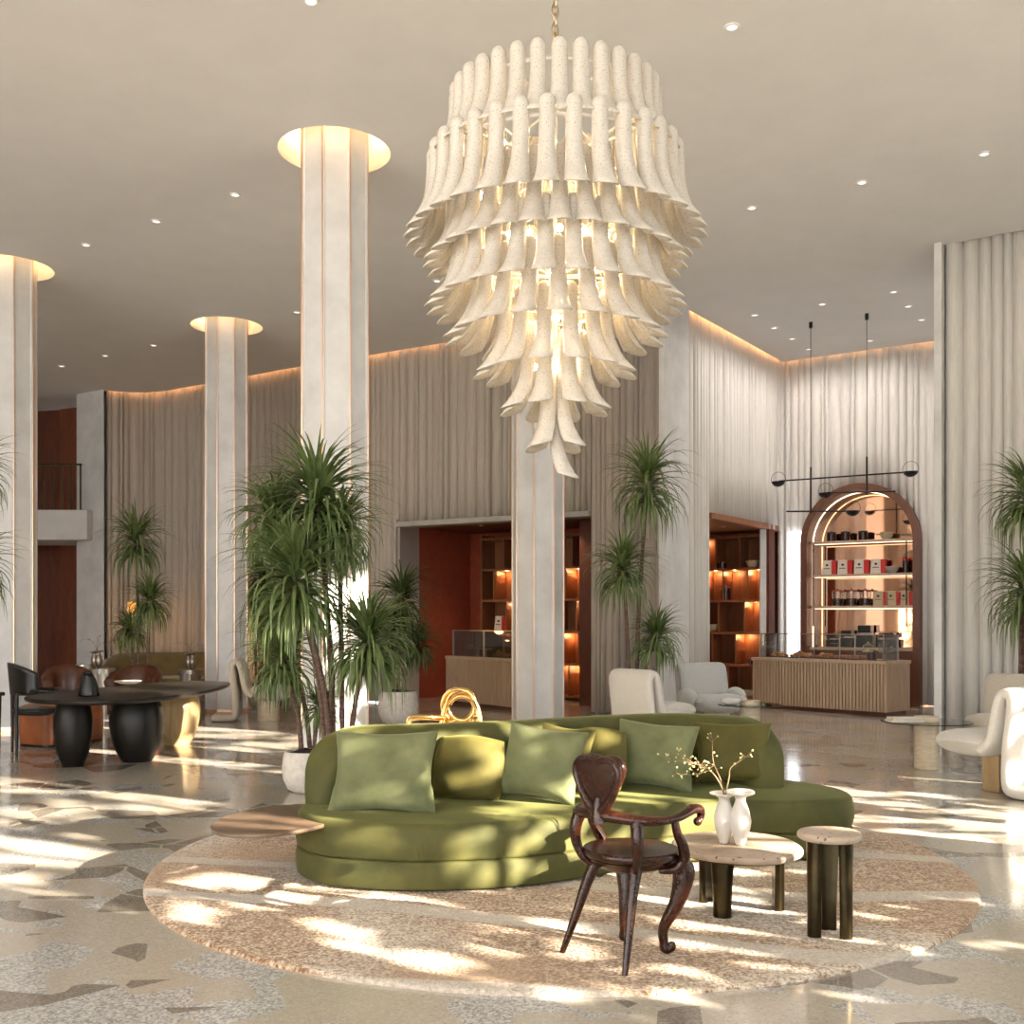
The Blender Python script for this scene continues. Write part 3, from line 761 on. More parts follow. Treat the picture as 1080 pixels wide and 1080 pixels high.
# ------------------------------------------------------------------ pillows
def pillow_mb(w, h, th, seed=0, n=18, round_=False):
    rnd = random.Random(seed); vs = []; fs = []
    ph = [rnd.uniform(0, 6.28) for _ in range(6)]
    for side in (1, -1):
        for j in range(n+1):
            for i in range(n+1):
                u = -1+2*i/n; v_ = -1+2*j/n
                pin = .0 if round_ else .115
                x = u*(1-pin*(1-abs(v_)**1.5)*abs(u)**2); y = v_*(1-pin*(1-abs(u)**1.5)*abs(v_)**2)
                if round_:
                    q = max(abs(u), abs(v_)); rl = math.hypot(u, v_) or 1; s = q/rl; mixk = .42
                    x = u*(1-mixk)+u*s*mixk*1.0; y = v_*(1-mixk)+v_*s*mixk
                e = (max(0, 1-u**2))**.5*(max(0, 1-v_**2))**.5
                puff = th*(e**.8)
                wr = .010*math.sin(5*u+3*v_+ph[0])*e+.007*math.sin(9*v_-4*u+ph[1])*e
                wr += .016*math.exp(-((abs(u)-.8)**2+(v_+.75)**2)*18)*math.sin(22*(u+v_)+ph[2])
                vs.append((side*(puff+wr*.6), x*w/2, y*h/2))
    N = (n+1)**2
    for j in range(n):
        for i in range(n):
            a = j*(n+1)+i
            fs.append((a, a+1, a+n+2, a+n+1)); fs.append((N+a, N+a+n+1, N+a+n+2, N+a+1))
    rim = [i for i in range(n+1)]+[j*(n+1)+n for j in range(1, n+1)]+[n*(n+1)+i for i in range(n-1, -1, -1)]+[j*(n+1) for j in range(n-1, 0, -1)]
    for i in range(len(rim)): a, b = rim[i], rim[(i+1) % len(rim)]; fs.append((a, b, N+b, N+a))
    mb = MB().add(vs, fs)
    bm = bmesh.new(); me = bpy.data.meshes.new('t'); me.from_pydata(mb.v, [], mb.f); bm.from_mesh(me)
    bmesh.ops.remove_doubles(bm, verts=bm.verts, dist=.0015); bmesh.ops.recalc_face_normals(bm, faces=bm.faces)
    bm.verts.index_update(); out = MB(); out.v = [tuple(v_.co) for v_ in bm.verts]; out.f = [tuple(v_.index for v_ in f.verts) for f in bm.faces]
    bm.free(); bpy.data.meshes.remove(me); return out
def put_pillow(label, px, Y, zc, w, h, th, mat, face, lean, roll=0, seed=0, round_=False):
    """face: direction of its front in degrees (270 = to the viewer)"""
    mb = pillow_mb(w, h, th, seed, round_=round_)
    o = mb.build('throw_pillow' if not round_ else 'back_cushion', mat, angle=80, sub=1)
    o.matrix_world = Matrix.Translation(((px-540)/1120*Y, Y, zc)) @ Matrix.Rotation(R(face), 4, 'Z') @ Matrix.Rotation(R(-lean), 4, 'Y') @ Matrix.Rotation(R(roll), 4, 'X')
    return tag(o, label, 'pillow', 'pillows on the green sofa')
put_pillow('sage green square pillow at the left end of the sofa', 405, 6.47, .635, .68, .53, .10, 'sage', 262, 20, 1, 1)
put_pillow('rounded olive back cushion between the two leftmost sage pillows', 495, 6.88, .60, .50, .44, .12, 'olive', 258, 16, -3, 2, True)
put_pillow('sage square pillow in the middle, tilted left, behind the wooden chair back', 571, 6.80, .645, .58, .50, .11, 'sage', 245, 22, -5, 3)
put_pillow('olive pillow poking up behind the middle sage pillow', 592, 7.22, .625, .46, .46, .07, 'olive', 243, 12, -6, 5)
put_pillow('rounded olive back cushion right of the middle sage pillow', 628, 7.22, .61, .46, .46, .11, 'olive', 243, 16, 0, 6, True)
put_pillow('sage square pillow right of the wooden chair back', 690, 7.28, .635, .60, .48, .11, 'sage', 248, 20, -4, 7)
put_pillow('dark olive square pillow at the right end of the sofa', 773, 7.40, .635, .56, .45, .10, 'olive', 262, 20, 0, 8)

# ------------------------------------------------------------------ carved wooden armchair
def heart(w, h, n=40, dip=.03):
    """heart with a shallow dip, narrow foot; y across, z up from 0"""
    half = catmull([(0, h-dip*.6, 0), (w*.16, h*.975, 0), (w*.34, h*.96, 0), (w*.47, h*.84, 0), (w*.49, h*.66, 0), (w*.40, h*.42, 0), (w*.25, h*.18, 0), (w*.10, h*.02, 0), (0, 0, 0)], 5, False)
    pts = [(p.x, p.y) for p in half]
    return pts[:-1]+[(-x, z) for x, z in reversed(pts)][:-1]
def wood_chair():
    C = Vector((.545, 4.87)); H_ = R(45)
    t = thing('carved_armchair', 'carved dark rosewood armchair with heart-shaped back standing on the rug', 'chair', (C.x, C.y, .02), H_)
    def lc(px, Y):
        q = P2(px, Y)-C; return (q.x*math.cos(H_)+q.y*math.sin(H_), -q.x*math.sin(H_)+q.y*math.cos(H_))
    seat = [(.215*math.cos(2*PI*i/48)*1.0, .225*math.sin(2*PI*i/48)) for i in range(48)]
    MB().puck(seat, .455, .495, .014, .02).build('seat', 'rosewood', t, angle=50)
    MB().lathe([(0, .40), (.13, .402), (.175, .42), (.20, .452), (0, .452)], 40).build('seat_apron', 'rosewood', t, angle=50)
    def rad_of(ctl, n_): 
        out = []
        for i in range(n_):
            q = i/(n_-1)*(len(ctl)-1); a = int(q); b = min(a+1, len(ctl)-1); out.append(ctl[a]+(ctl[b]-ctl[a])*(q-a))
        return out
    for (fx, fy), (tx, ty) in ((lc(593, 4.90), (-.10, .12)), (lc(659, 4.58), (-.12, -.12))):
        pts = catmull([(tx, ty, .43), (tx+(fx-tx)*.28, ty+(fy-ty)*.28, .33), (tx+(fx-tx)*.62, ty+(fy-ty)*.62, .17), (fx, fy, 0)], 6, False)
        MB().tube(pts, rad_of([.034, .026, .020, .013], len(pts)), 12).build('leg', 'rosewood', t, angle=60)
    for (fx, fy), (tx, ty) in ((lc(658, 5.08), (.11, .11)), (lc(703, 4.89), (.11, -.11))):
        d_ = Vector((tx, ty)).normalized()
        def q(k_, z): return (tx+(fx-tx)*k_, ty+(fy-ty)*k_, z)
        kn = (tx+d_.x*.075, ty+d_.y*.075)
        pts = catmull([(tx*.9, ty*.9, .435), (kn[0], kn[1], .405), (kn[0]+d_.x*.01, kn[1]+d_.y*.01, .35), (kn[0]-d_.x*.02, kn[1]-d_.y*.02, .24), (fx-d_.x*.012, fy-d_.y*.012, .12), (fx-d_.x*.012, fy-d_.y*.012, .05), (fx-d_.x*.005, fy-d_.y*.005, .024), (fx+d_.x*.022, fy+d_.y*.022, .030), (fx+d_.x*.022, fy+d_.y*.022, .050)], 6, False)
        MB().tube(pts, rad_of([.034, .052, .050, .036, .025, .021, .025, .022, .015], len(pts)), 14).build('leg', 'rosewood', t, angle=60)
    for s in (1, -1):
        pts = catmull([(.00, s*.245, .655), (.015, s*.25, .59), (.055, s*.25, .53), (.085, s*.235, .465), (.06, s*.205, .418), (.0, s*.165, .412)], 6, False)
        MB().tube(pts, rad_of([.018, .020, .025, .027, .023, .014], len(pts)), 10).build('arm_support', 'rosewood', t, angle=60)
        pts = catmull([(-.165, s*.165, .655), (-.18, s*.18, .58), (-.17, s*.175, .50), (-.14, s*.14, .43), (-.08, s*.1, .42)], 6, False)
        MB().tube(pts, rad_of([.032, .028, .022, .018, .014], len(pts)), 10).build('rear_support', 'rosewood', t, angle=60)
    right = [(.150, -.262, .628), (.170, -.262, .636), (.176, -.262, .660), (.155, -.262, .682), (.110, -.262, .686), (.07, -.262, .676), (.0, -.255, .660), (-.09, -.23, .655), (-.165, -.165, .660), (-.205, -.08, .668), (-.215, 0, .672)]
    full = right+[(x, -y, z) for x, y, z in reversed(right[:-1])]
    pts = catmull(full, 6, False); ctl = [.012, .017, .022, .030, .031, .027, .025, .027, .032, .037, .040]; ctl = ctl+ctl[-2::-1]
    MB().tube(pts, rad_of(ctl, len(pts)), 14, flat=.72).build('arm_rail', 'rosewood', t, angle=60)
    for s in (1, -1): MB().ball((.152, s*.262, .626), .020, 12, 8).build('arm_scroll', 'rosewood', t)
    MH = Matrix.Translation((-.232, 0, .69)) @ Matrix.Rotation(R(-3), 4, 'Y')
    h1 = heart(.25, .235)
    MB().tube([(0, x, z) for x, z in h1], [.016+.010*max(0, 1-z/.12) for x, z in h1], 10, True, MH).build('back_frame', 'rosewood', t, angle=70)
    def solid_heart(w_, h_, x0, x1, r, m4, name, parent):
        hb = MB().puck(heart(w_, h_), x0, x1, r)
        return MB().add([(z, x, y) for x, y, z in hb.v], hb.f, m4).build(name, 'rosewood', parent, angle=50)
    solid_heart(.235, .22, -.004, .010, .004, MH @ Matrix.Translation((0, 0, .008)), 'back_panel', t)
    solid_heart(.255, .22, .022, .068, .02, MH @ Matrix.Translation((0, 0, .03)), 'front_pad', t)
    MB().tube([(-.215, 0, .65), (-.228, 0, .69), (-.232, 0, .75)], [.052, .036, .018], 12).build('back_stem', 'rosewood', t)
wood_chair()

# ------------------------------------------------------------------ travertine tables
def blade_leg(cx, cy, ang, h, w0, w1, th, lean=.0, bow=.02, r=.0):
    vs = []; fs = []; n_ = 10; m = 12
    for i in range(n_+1):
        q = i/n_; z = h*(1-q); wd = w0+(w1-w0)*math.sin(q*PI/2)**.8; 
        for k_ in range(m):
            a = 2*PI*k_/m; ca, sa = math.cos(a), math.sin(a)
            yy = math.copysign(abs(ca)**.8, ca)*wd/2; xx = math.copysign(abs(sa)**.8, sa)*th/2 + bow*(1-(2*yy/wd)**2) - lean*q
            vs.append((xx, yy, z))
    for i in range(n_):
        for k_ in range(m): fs.append((i*m+k_, (i+1)*m+k_, (i+1)*m+(k_+1) % m, i*m+(k_+1) % m))
    fs += [tuple(range(m)), tuple(n_*m+k_ for k_ in range(m))[::-1]]
    return MB().add(vs, fs, TR(cx, cy, 0, ang))
def wob(r, amp, seed, n_=72):
    rnd = random.Random(seed); ph = [rnd.uniform(0, 6.28) for _ in range(4)]
    return [(r*(1+amp*(math.sin(2*a+ph[0])+.6*math.sin(3*a+ph[1])+.25*math.sin(7*a+ph[2])))*math.cos(a), r*(1+amp*(math.sin(2*a+ph[0])+.6*math.sin(3*a+ph[1])+.25*math.sin(7*a+ph[2])))*math.sin(a)) for a in [2*PI*i/n_ for i in range(n_)]]
tb = thing('coffee_table', 'low travertine coffee table with dark bronze legs holding the white vase', 'table', (1.20, 5.66, .02))
MB().puck(wob(.345, .03, 5), .305, .345, .015, .02).build('tabletop', 'trav', tb, angle=60)
MB().puck(wob(.30, .02, 5), .293, .305, .003).build('underplate', 'darkbronze', tb)
for (x, y, a) in ((-.13, .14, 140), (-.11, -.16, 235), (.20, -.02, -5)):
    blade_leg(x, y, R(a), .295, .135, .10, .055).build('leg', 'darkbronze', tb, angle=60)
st = thing('side_table', 'tall small round travertine side table with bronze legs, right of the coffee table', 'table', (1.55, 5.18, .02))
MB().puck(wob(.152, .015, 8), .465, .505, .018, .02).build('tabletop', 'trav', st, angle=60)
for (x, y, a) in ((-.075, -.02, 200), (.055, -.05, 320), (.02, .08, 80)):
    blade_leg(x, y, R(a), .467, .10, .075, .045).build('leg', 'darkbronze', st, angle=60)

def twin_vase(x, y, z, s, label, mat='ceramic', rz=0, group=None):
    t = thing('twin_vase', label, 'vase', (x, y, z), rz, group)
    MB().lathe([(0, 0), (.022, 0), (.03, .012), (.057, .09), (.063, .125), (.052, .175), (.034, .215), (.028, .235), (.034, .25), (.07, .262), (.082, .270), (.078, .280), (.05, .276), (.02, .262), (0, .258)], 36, (.038*1, -.012, 0), None, .88, 1).xf(Matrix.Scale(s, 4)).build('front_body', mat, t, angle=70)
    MB().lathe([(0, 0), (.022, 0), (.03, .012), (.054, .09), (.060, .125), (.050, .175), (.034, .215), (.030, .235), (.05, .248), (.082, .256), (.084, .262), (.06, .262), (.02, .256), (0, .25)], 36, (-.042, .02, 0), None, .88, 1).xf(Matrix.Scale(s, 4)).build('rear_body', mat, t, angle=70)
    return t
twin_vase(1.17, 5.63, .365, 1.03, 'white twin-bodied ceramic vase standing on the travertine coffee table', 'ceramic', R(-6))
def branch(x, y, z, pts_list, label, s=1, buds=60, mat='bud', seed=2, group=None):
    t = thing('flowering_branch', label, 'branch', (x, y, z), 0, group); rnd = random.Random(seed)
    tw = MB(); bd = MB()
    for pl, nb in pts_list:
        pts = catmull([tuple(c*s for c in p) for p in pl], 5, False)
        tw.tube(pts, [.0042*s*(1-.75*i/(len(pts)-1)) for i in range(len(pts))], 5)
        m_ = len(pts)
        for _ in range(nb):
            p = pts[rnd.randrange(m_//2, m_)]; q = p+Vector((rnd.uniform(-1, 1), rnd.uniform(-1, 1), rnd.uniform(-.8, 1)))*.035*s
            tw.tube([p, q], .0013*s, 4); bd.ball(q, rnd.uniform(.003, .0065)*s, 6, 4)
    tw.build('twigs', 'twig', t); bd.build('buds', mat, t)
    return t
branch(1.135, 5.65, .60, [([(0, 0, 0), (-.03, .01, .09), (-.10, 0, .17), (-.20, -.02, .20), (-.33, -.03, .23)], 26), ([(-.10, 0, .16), (-.18, 0, .20), (-.28, .02, .25)], 14), ([(0, 0, 0), (-.02, .02, .10), (-.06, .02, .20), (-.065, .02, .32)], 9),
                          ([(-.03, .01, .09), (-.08, .01, .15), (-.16, .01, .13), (-.26, .0, .14)], 9), ([(0, 0, .02), (.02, 0, .12), (.03, 0, .17), (.10, 0, .22), (.13, -.01, .25)], 7)], 'budding yellow-green branch standing in the white twin vase')

# ------------------------------------------------------------------ palms
def leaf_mb(mb, base, az, el, L, wd, droop, rnd, seg=6):
    p = Vector(base); e = el; pts = [p.copy()]; st_ = L/seg
    tw = rnd.uniform(-.3, .3)
    for i in range(seg):
        q = (i+1)/seg
        dv = Vector((math.cos(az)*math.cos(e), math.sin(az)*math.cos(e), math.sin(e)))
        p = p+dv*st_; pts.append(p.copy()); e = max(-PI/2+.03, e-droop*(.35+.9*q)/seg*2)
        az += tw/seg
    side = Vector((-math.sin(az), math.cos(az), 0)); k0 = len(mb.v)
    for i, q in enumerate(pts):
        s = i/seg; ww = wd*(.55+.45*math.sin(PI*min(1, s*1.3+.15)))*(1-s**3.5) + .0006
        t_ = (pts[min(i+1, seg)]-pts[max(i-1, 0)]).normalized(); nn = side.cross(t_).normalized()
        mb.v += [tuple(q-side*ww), tuple(q+nn*ww*.45*-1), tuple(q+side*ww)]
    for i in range(seg):
        a = k0+3*i; mb.f += [(a, a+3, a+4, a+1), (a+1, a+4, a+5, a+2)]
def crown_mb(c, Rr, n_, seed, skirt=.5, wd=.0185, top_bias=0, lean=(0, 0)):
    rnd = random.Random(seed); mb = MB(); c = Vector(c)
    for i in range(n_):
        s = i/n_; az = i*2.39996+rnd.uniform(-.2, .2)
        if s < 1-skirt:   # upper arching leaves
            el = R(84-74*(s/(1-skirt))+rnd.uniform(-10, 10)); L = Rr*rnd.uniform(.85, 1.2); dr = R(rnd.uniform(28, 72)); b = c+Vector((0, 0, rnd.uniform(0, .12)*Rr*2))
        else:
            q = (s-(1-skirt))/skirt
            el = R(18-45*q+rnd.uniform(-10, 10)); L = Rr*rnd.uniform(.8, 1.15); dr = R(rnd.uniform(60, 110)); b = c+Vector((0, 0, -q*.35*Rr))
        b = b+Vector((math.cos(az), math.sin(az), 0))*.035
        leaf_mb(mb, b, az, el, L, wd*rnd.uniform(.8, 1.2)*(Rr/.57)**.5, dr, rnd)
    return mb
def trunk_mb(pts, r0, r1):
    pts = catmull(pts, 8, False); n_ = len(pts)
    return MB().tube(pts, [(r0+(r1-r0)*i/(n_-1))*(1+.10*(i % 2)) for i in range(n_)], 10)
def palm(label, base, crowns, pot=None, leafmat='leaf', seed=1, name='potted_palm', dens=1.0):
    """crowns: (dx, dy, z, R, foot_dx, foot_dy)"""
    t = thing(name, label, 'plant', (base[0], base[1], 0), 0)
    pz = .0
    if pot:
        pr, ph = pot; pz = ph-.04
        MB().lathe([(0, 0), (pr*.55, 0), (pr*.78, ph*.08), (pr*.97, ph*.35), (pr*1.0, ph*.6), (pr*.96, ph*.85), (pr*.90, ph), (pr*.82, ph), (pr*.84, ph*.85), (0, ph*.84)], 40).build('pot', 'pot', t, angle=60)
        rs = random.Random(seed); so_ = MB(); n_ = 24
        so_.lathe([(pr*.845, ph*.85), (pr*.82, ph*.93), (pr*.6, ph*.98), (pr*.3, ph*1.04), (0, ph*1.02)], n_)
        so_.v = [(x, y, z+rs.uniform(-.01, .01)) for x, y, z in so_.v]; so_.build('soil', 'soil', t)
    for i, (dx, dy, z, Rr, fx, fy) in enumerate(crowns):
        trunk_mb([(fx, fy, pz-.02), (fx+(dx-fx)*.15, fy+(dy-fy)*.1, pz+(z-pz)*.35), (fx+(dx-fx)*.55, fy+(dy-fy)*.6, pz+(z-pz)*.7), (dx, dy, z)], .024*(Rr/.5)**.5, .019).build('trunk', 'trunk', t, angle=60)
        crown_mb((dx, dy, z), Rr, int((170 if Rr > .4 else 130)*dens), seed*10+i).build('crown', leafmat, t, smooth=True, angle=80)
    return t
def cr(px, py, Y, base, Rr, fx=0, fy=0):
    X = (px-540)/1120*Y; z = 1.55+(655-py)/1120*Y
    return (X-base[0], Y-base[1], z, Rr, fx, fy)
b = P2(357, 9.15)
palm('big leafy palm rising in front of the tall column, behind the sofa', b, [cr(335, 530, 9.3, b, .66, -.05, .05), cr(290, 548, 9.5, b, .48, -.12, .08), cr(312, 612, 8.95, b, .68, -.06, -.04), cr(388, 678, 9.1, b, .52, .10, 0), cr(357, 560, 9.45, b, .48, .03, .03)], (.26, .36), seed=1, dens=1.35)
b = P2(324, 9.65)
palm('palm with short trunks in a round speckled pot beside the sofa left end', b, [cr(298, 694, 9.55, b, .46, -.05, 0), cr(338, 745, 9.7, b, .26, .06, 0), cr(290, 655, 9.9, b, .40, .02, .06)], (.225, .37), seed=2)
b = P2(420, 15.9)
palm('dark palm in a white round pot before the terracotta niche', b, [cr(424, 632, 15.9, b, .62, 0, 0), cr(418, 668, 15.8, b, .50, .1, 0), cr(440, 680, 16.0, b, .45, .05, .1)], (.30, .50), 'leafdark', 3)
b = P2(276, 19.2)
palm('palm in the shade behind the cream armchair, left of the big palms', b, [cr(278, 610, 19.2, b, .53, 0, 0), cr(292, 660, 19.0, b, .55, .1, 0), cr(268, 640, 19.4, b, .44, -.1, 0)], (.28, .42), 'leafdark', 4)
b = P2(150, 17.0)
palm('palm with three crowns rising behind the dark oval table', b, [cr(144, 570, 17.0, b, .64, -.06, 0), cr(158, 634, 16.9, b, .52, .08, 0), cr(138, 664, 17.1, b, .42, -.14, 0)], (.28, .42), 'leaf', 5)
b = P2(668, 14.2)
palm('palm with three separate crowns in front of the curtain, right of the chandelier', b, [cr(683, 510, 14.1, b, .72, .04, 0), cr(657, 600, 14.0, b, .58, -.05, 0), cr(692, 672, 14.2, b, .50, .08, 0)], (.28, .42), 'leaf', 6)
b = P2(1076, 13.1)
palm('palm at the right edge behind the white armchair', b, [cr(1084, 524, 13.0, b, .66, 0, 0), cr(1082, 622, 12.9, b, .70, .06, 0)], (.28, .42), 'leaf', 7)
b = P2(-34, 10.2)
palm('palm mostly outside the left edge, only leaf tips showing', b, [cr(-30, 500, 10.2, b, .46, 0, 0), cr(-30, 595, 10.2, b, .50, 0, 0)], (.26, .4), 'leaf', 8)

# ------------------------------------------------------------------ ribbon armchairs
def ribbon_chair(label, X, Y, face, mat, legmat='travcyl', w=.72, leg='cyl', arms=False):
    t = thing('ribbon_armchair', label, 'armchair', (X, Y, 0), R(face), 'ribbon armchairs')
    # folded sheet: foot, outer back, fold, inner back. profile in x (forward), z
    cl = catmull([(-.34, 0, .055), (-.20, 0, .052), (-.06, 0, .058), (.0, 0, .12), (.0, 0, .40), (-.035, 0, .68), (-.05, 0, .84), (-.015, 0, .91), (.05, 0, .90), (.095, 0, .80), (.13, 0, .62), (.17, 0, .48), (.27, 0, .39)], 5, False)
    th = .105; N = 12; n_ = len(cl)
    def sweep(th_, hw, rr):
        vs = []; fs = []; m = 20
        for i, p in enumerate(cl):
            a, b_ = cl[max(i-1, 0)], cl[min(i+1, n_-1)]; tt = (b_-a).normalized(); nn = Vector((-tt.z, 0, tt.x))
            for k_ in range(m):
                a_ = 2*PI*k_/m; ca, sa = math.cos(a_), math.sin(a_)
                yy = math.copysign(abs(ca)**.28, ca)*hw; oo = math.copysign(abs(sa)**.6, sa)*th_/2
                vs.append((p.x+nn.x*oo, yy, p.z+nn.z*oo))
        for i in range(n_-1):
            for k_ in range(m): fs.append((i*m+k_, i*m+(k_+1) % m, (i+1)*m+(k_+1) % m, (i+1)*m+k_))
        fs += [tuple(range(m))[::-1], tuple((n_-1)*m+k_ for k_ in range(m))]
        return MB().add(vs, fs)
    sweep(th, w/2, .04).build('folded_back', mat, t, angle=80)
    # puffed seat lobe
    vs = []; fs = []; m = 24; sec = 14
    for i in range(sec+1):
        q = i/sec; yy = -1+2*q; sc_ = (max(0, 1-abs(yy)**3.2))**.42
        for k_ in range(m):
            a_ = 2*PI*k_/m; ca, sa = math.cos(a_), math.sin(a_)
            xx = .50+math.copysign(abs(ca)**.85, ca)*.34*(.35+.65*sc_); zz = .425+math.copysign(abs(sa)**.85, sa)*.13*sc_+.03*abs(yy)**2
            vs.append((xx, yy*w/2*1.02, zz))
    for i in range(sec):
        for k_ in range(m): fs.append((i*m+k_, (i+1)*m+k_, (i+1)*m+(k_+1) % m, i*m+(k_+1) % m))
    fs += [tuple(range(m)), tuple(sec*m+k_ for k_ in range(m))[::-1]]
    MB().add(vs, fs).build('seat', mat, t, angle=80)
    if arms:
        for s in (1, -1): MB().ball((.33, s*w*.52, .50), .17, 20, 14, None, (1.35, .62, .80)).build('arm_lobe', mat, t)
    if leg == 'cyl': MB().lathe([(0, 0), (.17, 0), (.17, .33), (0, .33)], 32, (.48, 0, 0)).build('leg', legmat, t)
    else: MB().box(.22, .40, -.20, .20, 0, .34).build('leg', 'pale_and_sunlit', t, smooth=False, bevel=.01)
    return t
ribbon_chair('cream ribbon armchair seen from the side, left beyond the big palms', P2(250, 16.6).x, 16.6, 8, 'boucle2')
ribbon_chair('cream boucle armchair behind the sofa seen from its back corner', P2(668, 12.9).x, 12.9, 38, 'boucle')
ribbon_chair('pale grey boucle armchair facing the viewer, right of the mid palm', P2(742, 14.7).x, 14.95, -72, 'boucle3', arms=True)
ribbon_chair('bright white boucle armchair at the right edge, seen from behind', 4.66, 9.45, 118, 'boucle', leg='block', w=.86)
ribbon_chair('beige armchair partly hidden behind the white one at the right edge', P2(1072, 11.6).x+.10, 11.7, 225, 'boucle2')

# ------------------------------------------------------------------ glass tables
def glass_table(label, X, Y, r, gx=0.0, zt=.50):
    t = thing('glass_side_table', label, 'table', (X, Y, 0), 0, 'glass side tables')
    MB().puck([(.125*math.cos(2*PI*i/36), .125*math.sin(2*PI*i/36)) for i in range(36)], 0, zt+.05, .012).build('pedestal', 'travcyl', t)
    MB().lathe([(.127, zt-.012), (r-.004, zt-.012), (r, zt-.006), (r-.004, zt), (.127, zt), (.127, zt-.012)], 48, (gx, 0, 0)).build('glass_top', 'tableglass', t)
    return t
GT1 = glass_table('round glass table with a pale stone pedestal near the right armchair', P2(977, 11.15).x, 11.15, .46)
GT2 = glass_table('round glass table with stone pedestal between the two armchairs behind the sofa', P2(791, 13.4).x, 13.4, .40)
x, y = P2(952, 11.1)
for i, (w_, z_) in enumerate(((.34, 0), (.30, .024))):
    o = MB().puck([(-w_/2, -.10), (w_/2, -.10), (w_/2, .10), (-w_/2, .10)], .502+z_, .524+z_, .002)
    o = o.build('art_book', 'paper', smooth=False, loc=(x, y-.05, 0)); tag(o, ('lower' if i == 0 else 'upper')+' flat pale book on the right glass table', 'book', 'books on the right glass table')
x, y = P2(771, 13.3)
t = thing('ribbed_bowl', 'low pale ribbed bowl on the glass table behind the sofa', 'bowl', (x, y, .502))
b_ = MB().lathe([(0, 0), (.07, 0), (.12, .03), (.125, .06), (.12, .085), (.112, .085), (.11, .05), (0, .02)], 40)
b_.v = [(vx*(1+.02*math.sin(20*math.atan2(vy, vx))), vy*(1+.02*math.sin(20*math.atan2(vy, vx))), vz) for vx, vy, vz in b_.v]
b_.build('bowl_body', 'ceramic', t, angle=60)

# ------------------------------------------------------------------ golden sculptural chair
t = thing('golden_chair', 'polished gold sculptural chair with a looped back behind the sofa', 'chair', (P2(480, 11.2).x, 11.2, 0), R(0))
def loop(cx, cz, rx, rz, a0, a1, y0, y1, n_=20): return [(cx+rx*math.cos(R(a0+(a1-a0)*i/n_)), y0+(y1-y0)*i/n_, cz+rz*math.sin(R(a0+(a1-a0)*i/n_))) for i in range(n_+1)]
g = MB()
g.tube(loop(.06, .66, .15, .165, -70, 250, 0, .03)+[(-.10, .03, .46)], .034, 12)
g.tube(loop(.07, .63, .135, .13, 200, 520, .03, -.03), .026, 12)
g.tube(loop(.03, .66, .165, .175, 60, 235, -.04, .02), .022, 10)
g.build('looped_back', 'gold', t)
MB().tube(catmull([(.19, 0, .72), (.24, 0, .60), (.26, -.02, .46), (.27, -.03, .28), (.29, 0, 0)], 6, False), .042, 12).build('leg', 'gold', t)
MB().tube(catmull([(-.09, 0, .68), (-.13, 0, .52), (-.16, 0, .30), (-.16, 0, 0)], 6, False), .032, 12).build('leg', 'gold', t)
MB().tube(catmull([(-.12, 0, .53), (-.26, -.10, .545), (-.42, -.16, .545), (-.47, -.18, .49), (-.46, -.2, .25), (-.47, -.2, 0)], 6, False), .030, 12).build('arm', 'gold', t)
MB().tube(catmull([(.22, 0, .5), (.22, -.2, .545), (.20, -.42, .545), (.20, -.46, .48), (.2, -.46, 0)], 6, False), .030, 12).build('arm', 'gold', t)
MB().puck([(-.22, -.42), (.22, -.44), (.24, -.02), (-.18, .02)], .36, .42, .02).build('seat', 'gold', t)
for (lx, ly) in ((-.16, -.38),): MB().tube([(lx, ly, .38), (lx-.02, ly-.02, 0)], .028, 10).build('leg', 'gold', t)

# ------------------------------------------------------------------ dark dining table and what stands by it
t = thing('oval_dining_table', 'long dark oval wooden table on egg-shaped legs at the left', 'table', (-4.4, 12.3, 0))
ol = [(-5.17, 11.25), (-4.75, 10.80), (-4.1, 10.68), (-3.72, 11.2), (-3.52, 12.2), (-3.58, 13.3), (-3.75, 14.0), (-4.25, 14.2), (-4.72, 13.6), (-5.0, 12.6), (-5.18, 11.8)]
ol = [(p.x+4.4, p.y-12.3) for p in catmull([(a, b_, 0) for a, b_ in ol], 8)]
MB().puck(ol, .70, .75, .015, .03).build('tabletop', 'blackwood', t, angle=60)
def egg(x, y, r, sx, sy, mat, name='leg'):
    prof = [(0, 0), (r*.55, 0), (r*.74, .10), (r*.90, .22), (r*1.0, .40), (r*.97, .53), (r*.86, .64), (r*.72, .705), (0, .705)]
    prof = [(0, 0)]+[(p.x, p.y) for p in catmull([(a, b_, 0) for a, b_ in prof[1:-1]], 4, False)]+[(0, .705)]
    MB().lathe(prof, 40, (x, y, 0), None, sx, sy).build(name, mat, t, angle=60)
egg(-4.72+4.4, 11.42-12.3, .20, 1, 1, 'blackwood'); egg(-4.15+4.4, 11.75-12.3, .31, .95, .8, 'blackwood'); egg(-4.20+4.4, 13.35-12.3, .27, 1, 1, 'pale_and_sunlit')  # third leg's sunlit gold is painted into its wood colour
t = thing('table_sculpture', 'small twisted black and copper sculpture on the dark table', 'sculpture', (P2(94, 11.35).x, 11.35, .75))
vs = []; fs = []; n_ = 28; m = 14
for i in range(m+1):
    q = i/m; z = .26*q; r0 = .105*(1-.42*q**1.6)
    for k_ in range(n_):
        a = R(35)+R(300)*k_/(n_-1)+q*.9; zz = z*(1-.35*(k_/(n_-1))**2)
        vs.append((r0*math.cos(a)*1.05, r0*math.sin(a)*.8, zz))
for i in range(m):
    for k_ in range(n_-1): a = i*n_+k_; fs.append((a, a+1, a+n_+1, a+n_))
MB().add(vs, fs).build('shell', 'black', t, angle=80, solid=.008)
MB().lathe([(0, 0), (.085, 0), (.078, .08), (.05, .17), (0, .20)], 24).build('core', 'copper', t)
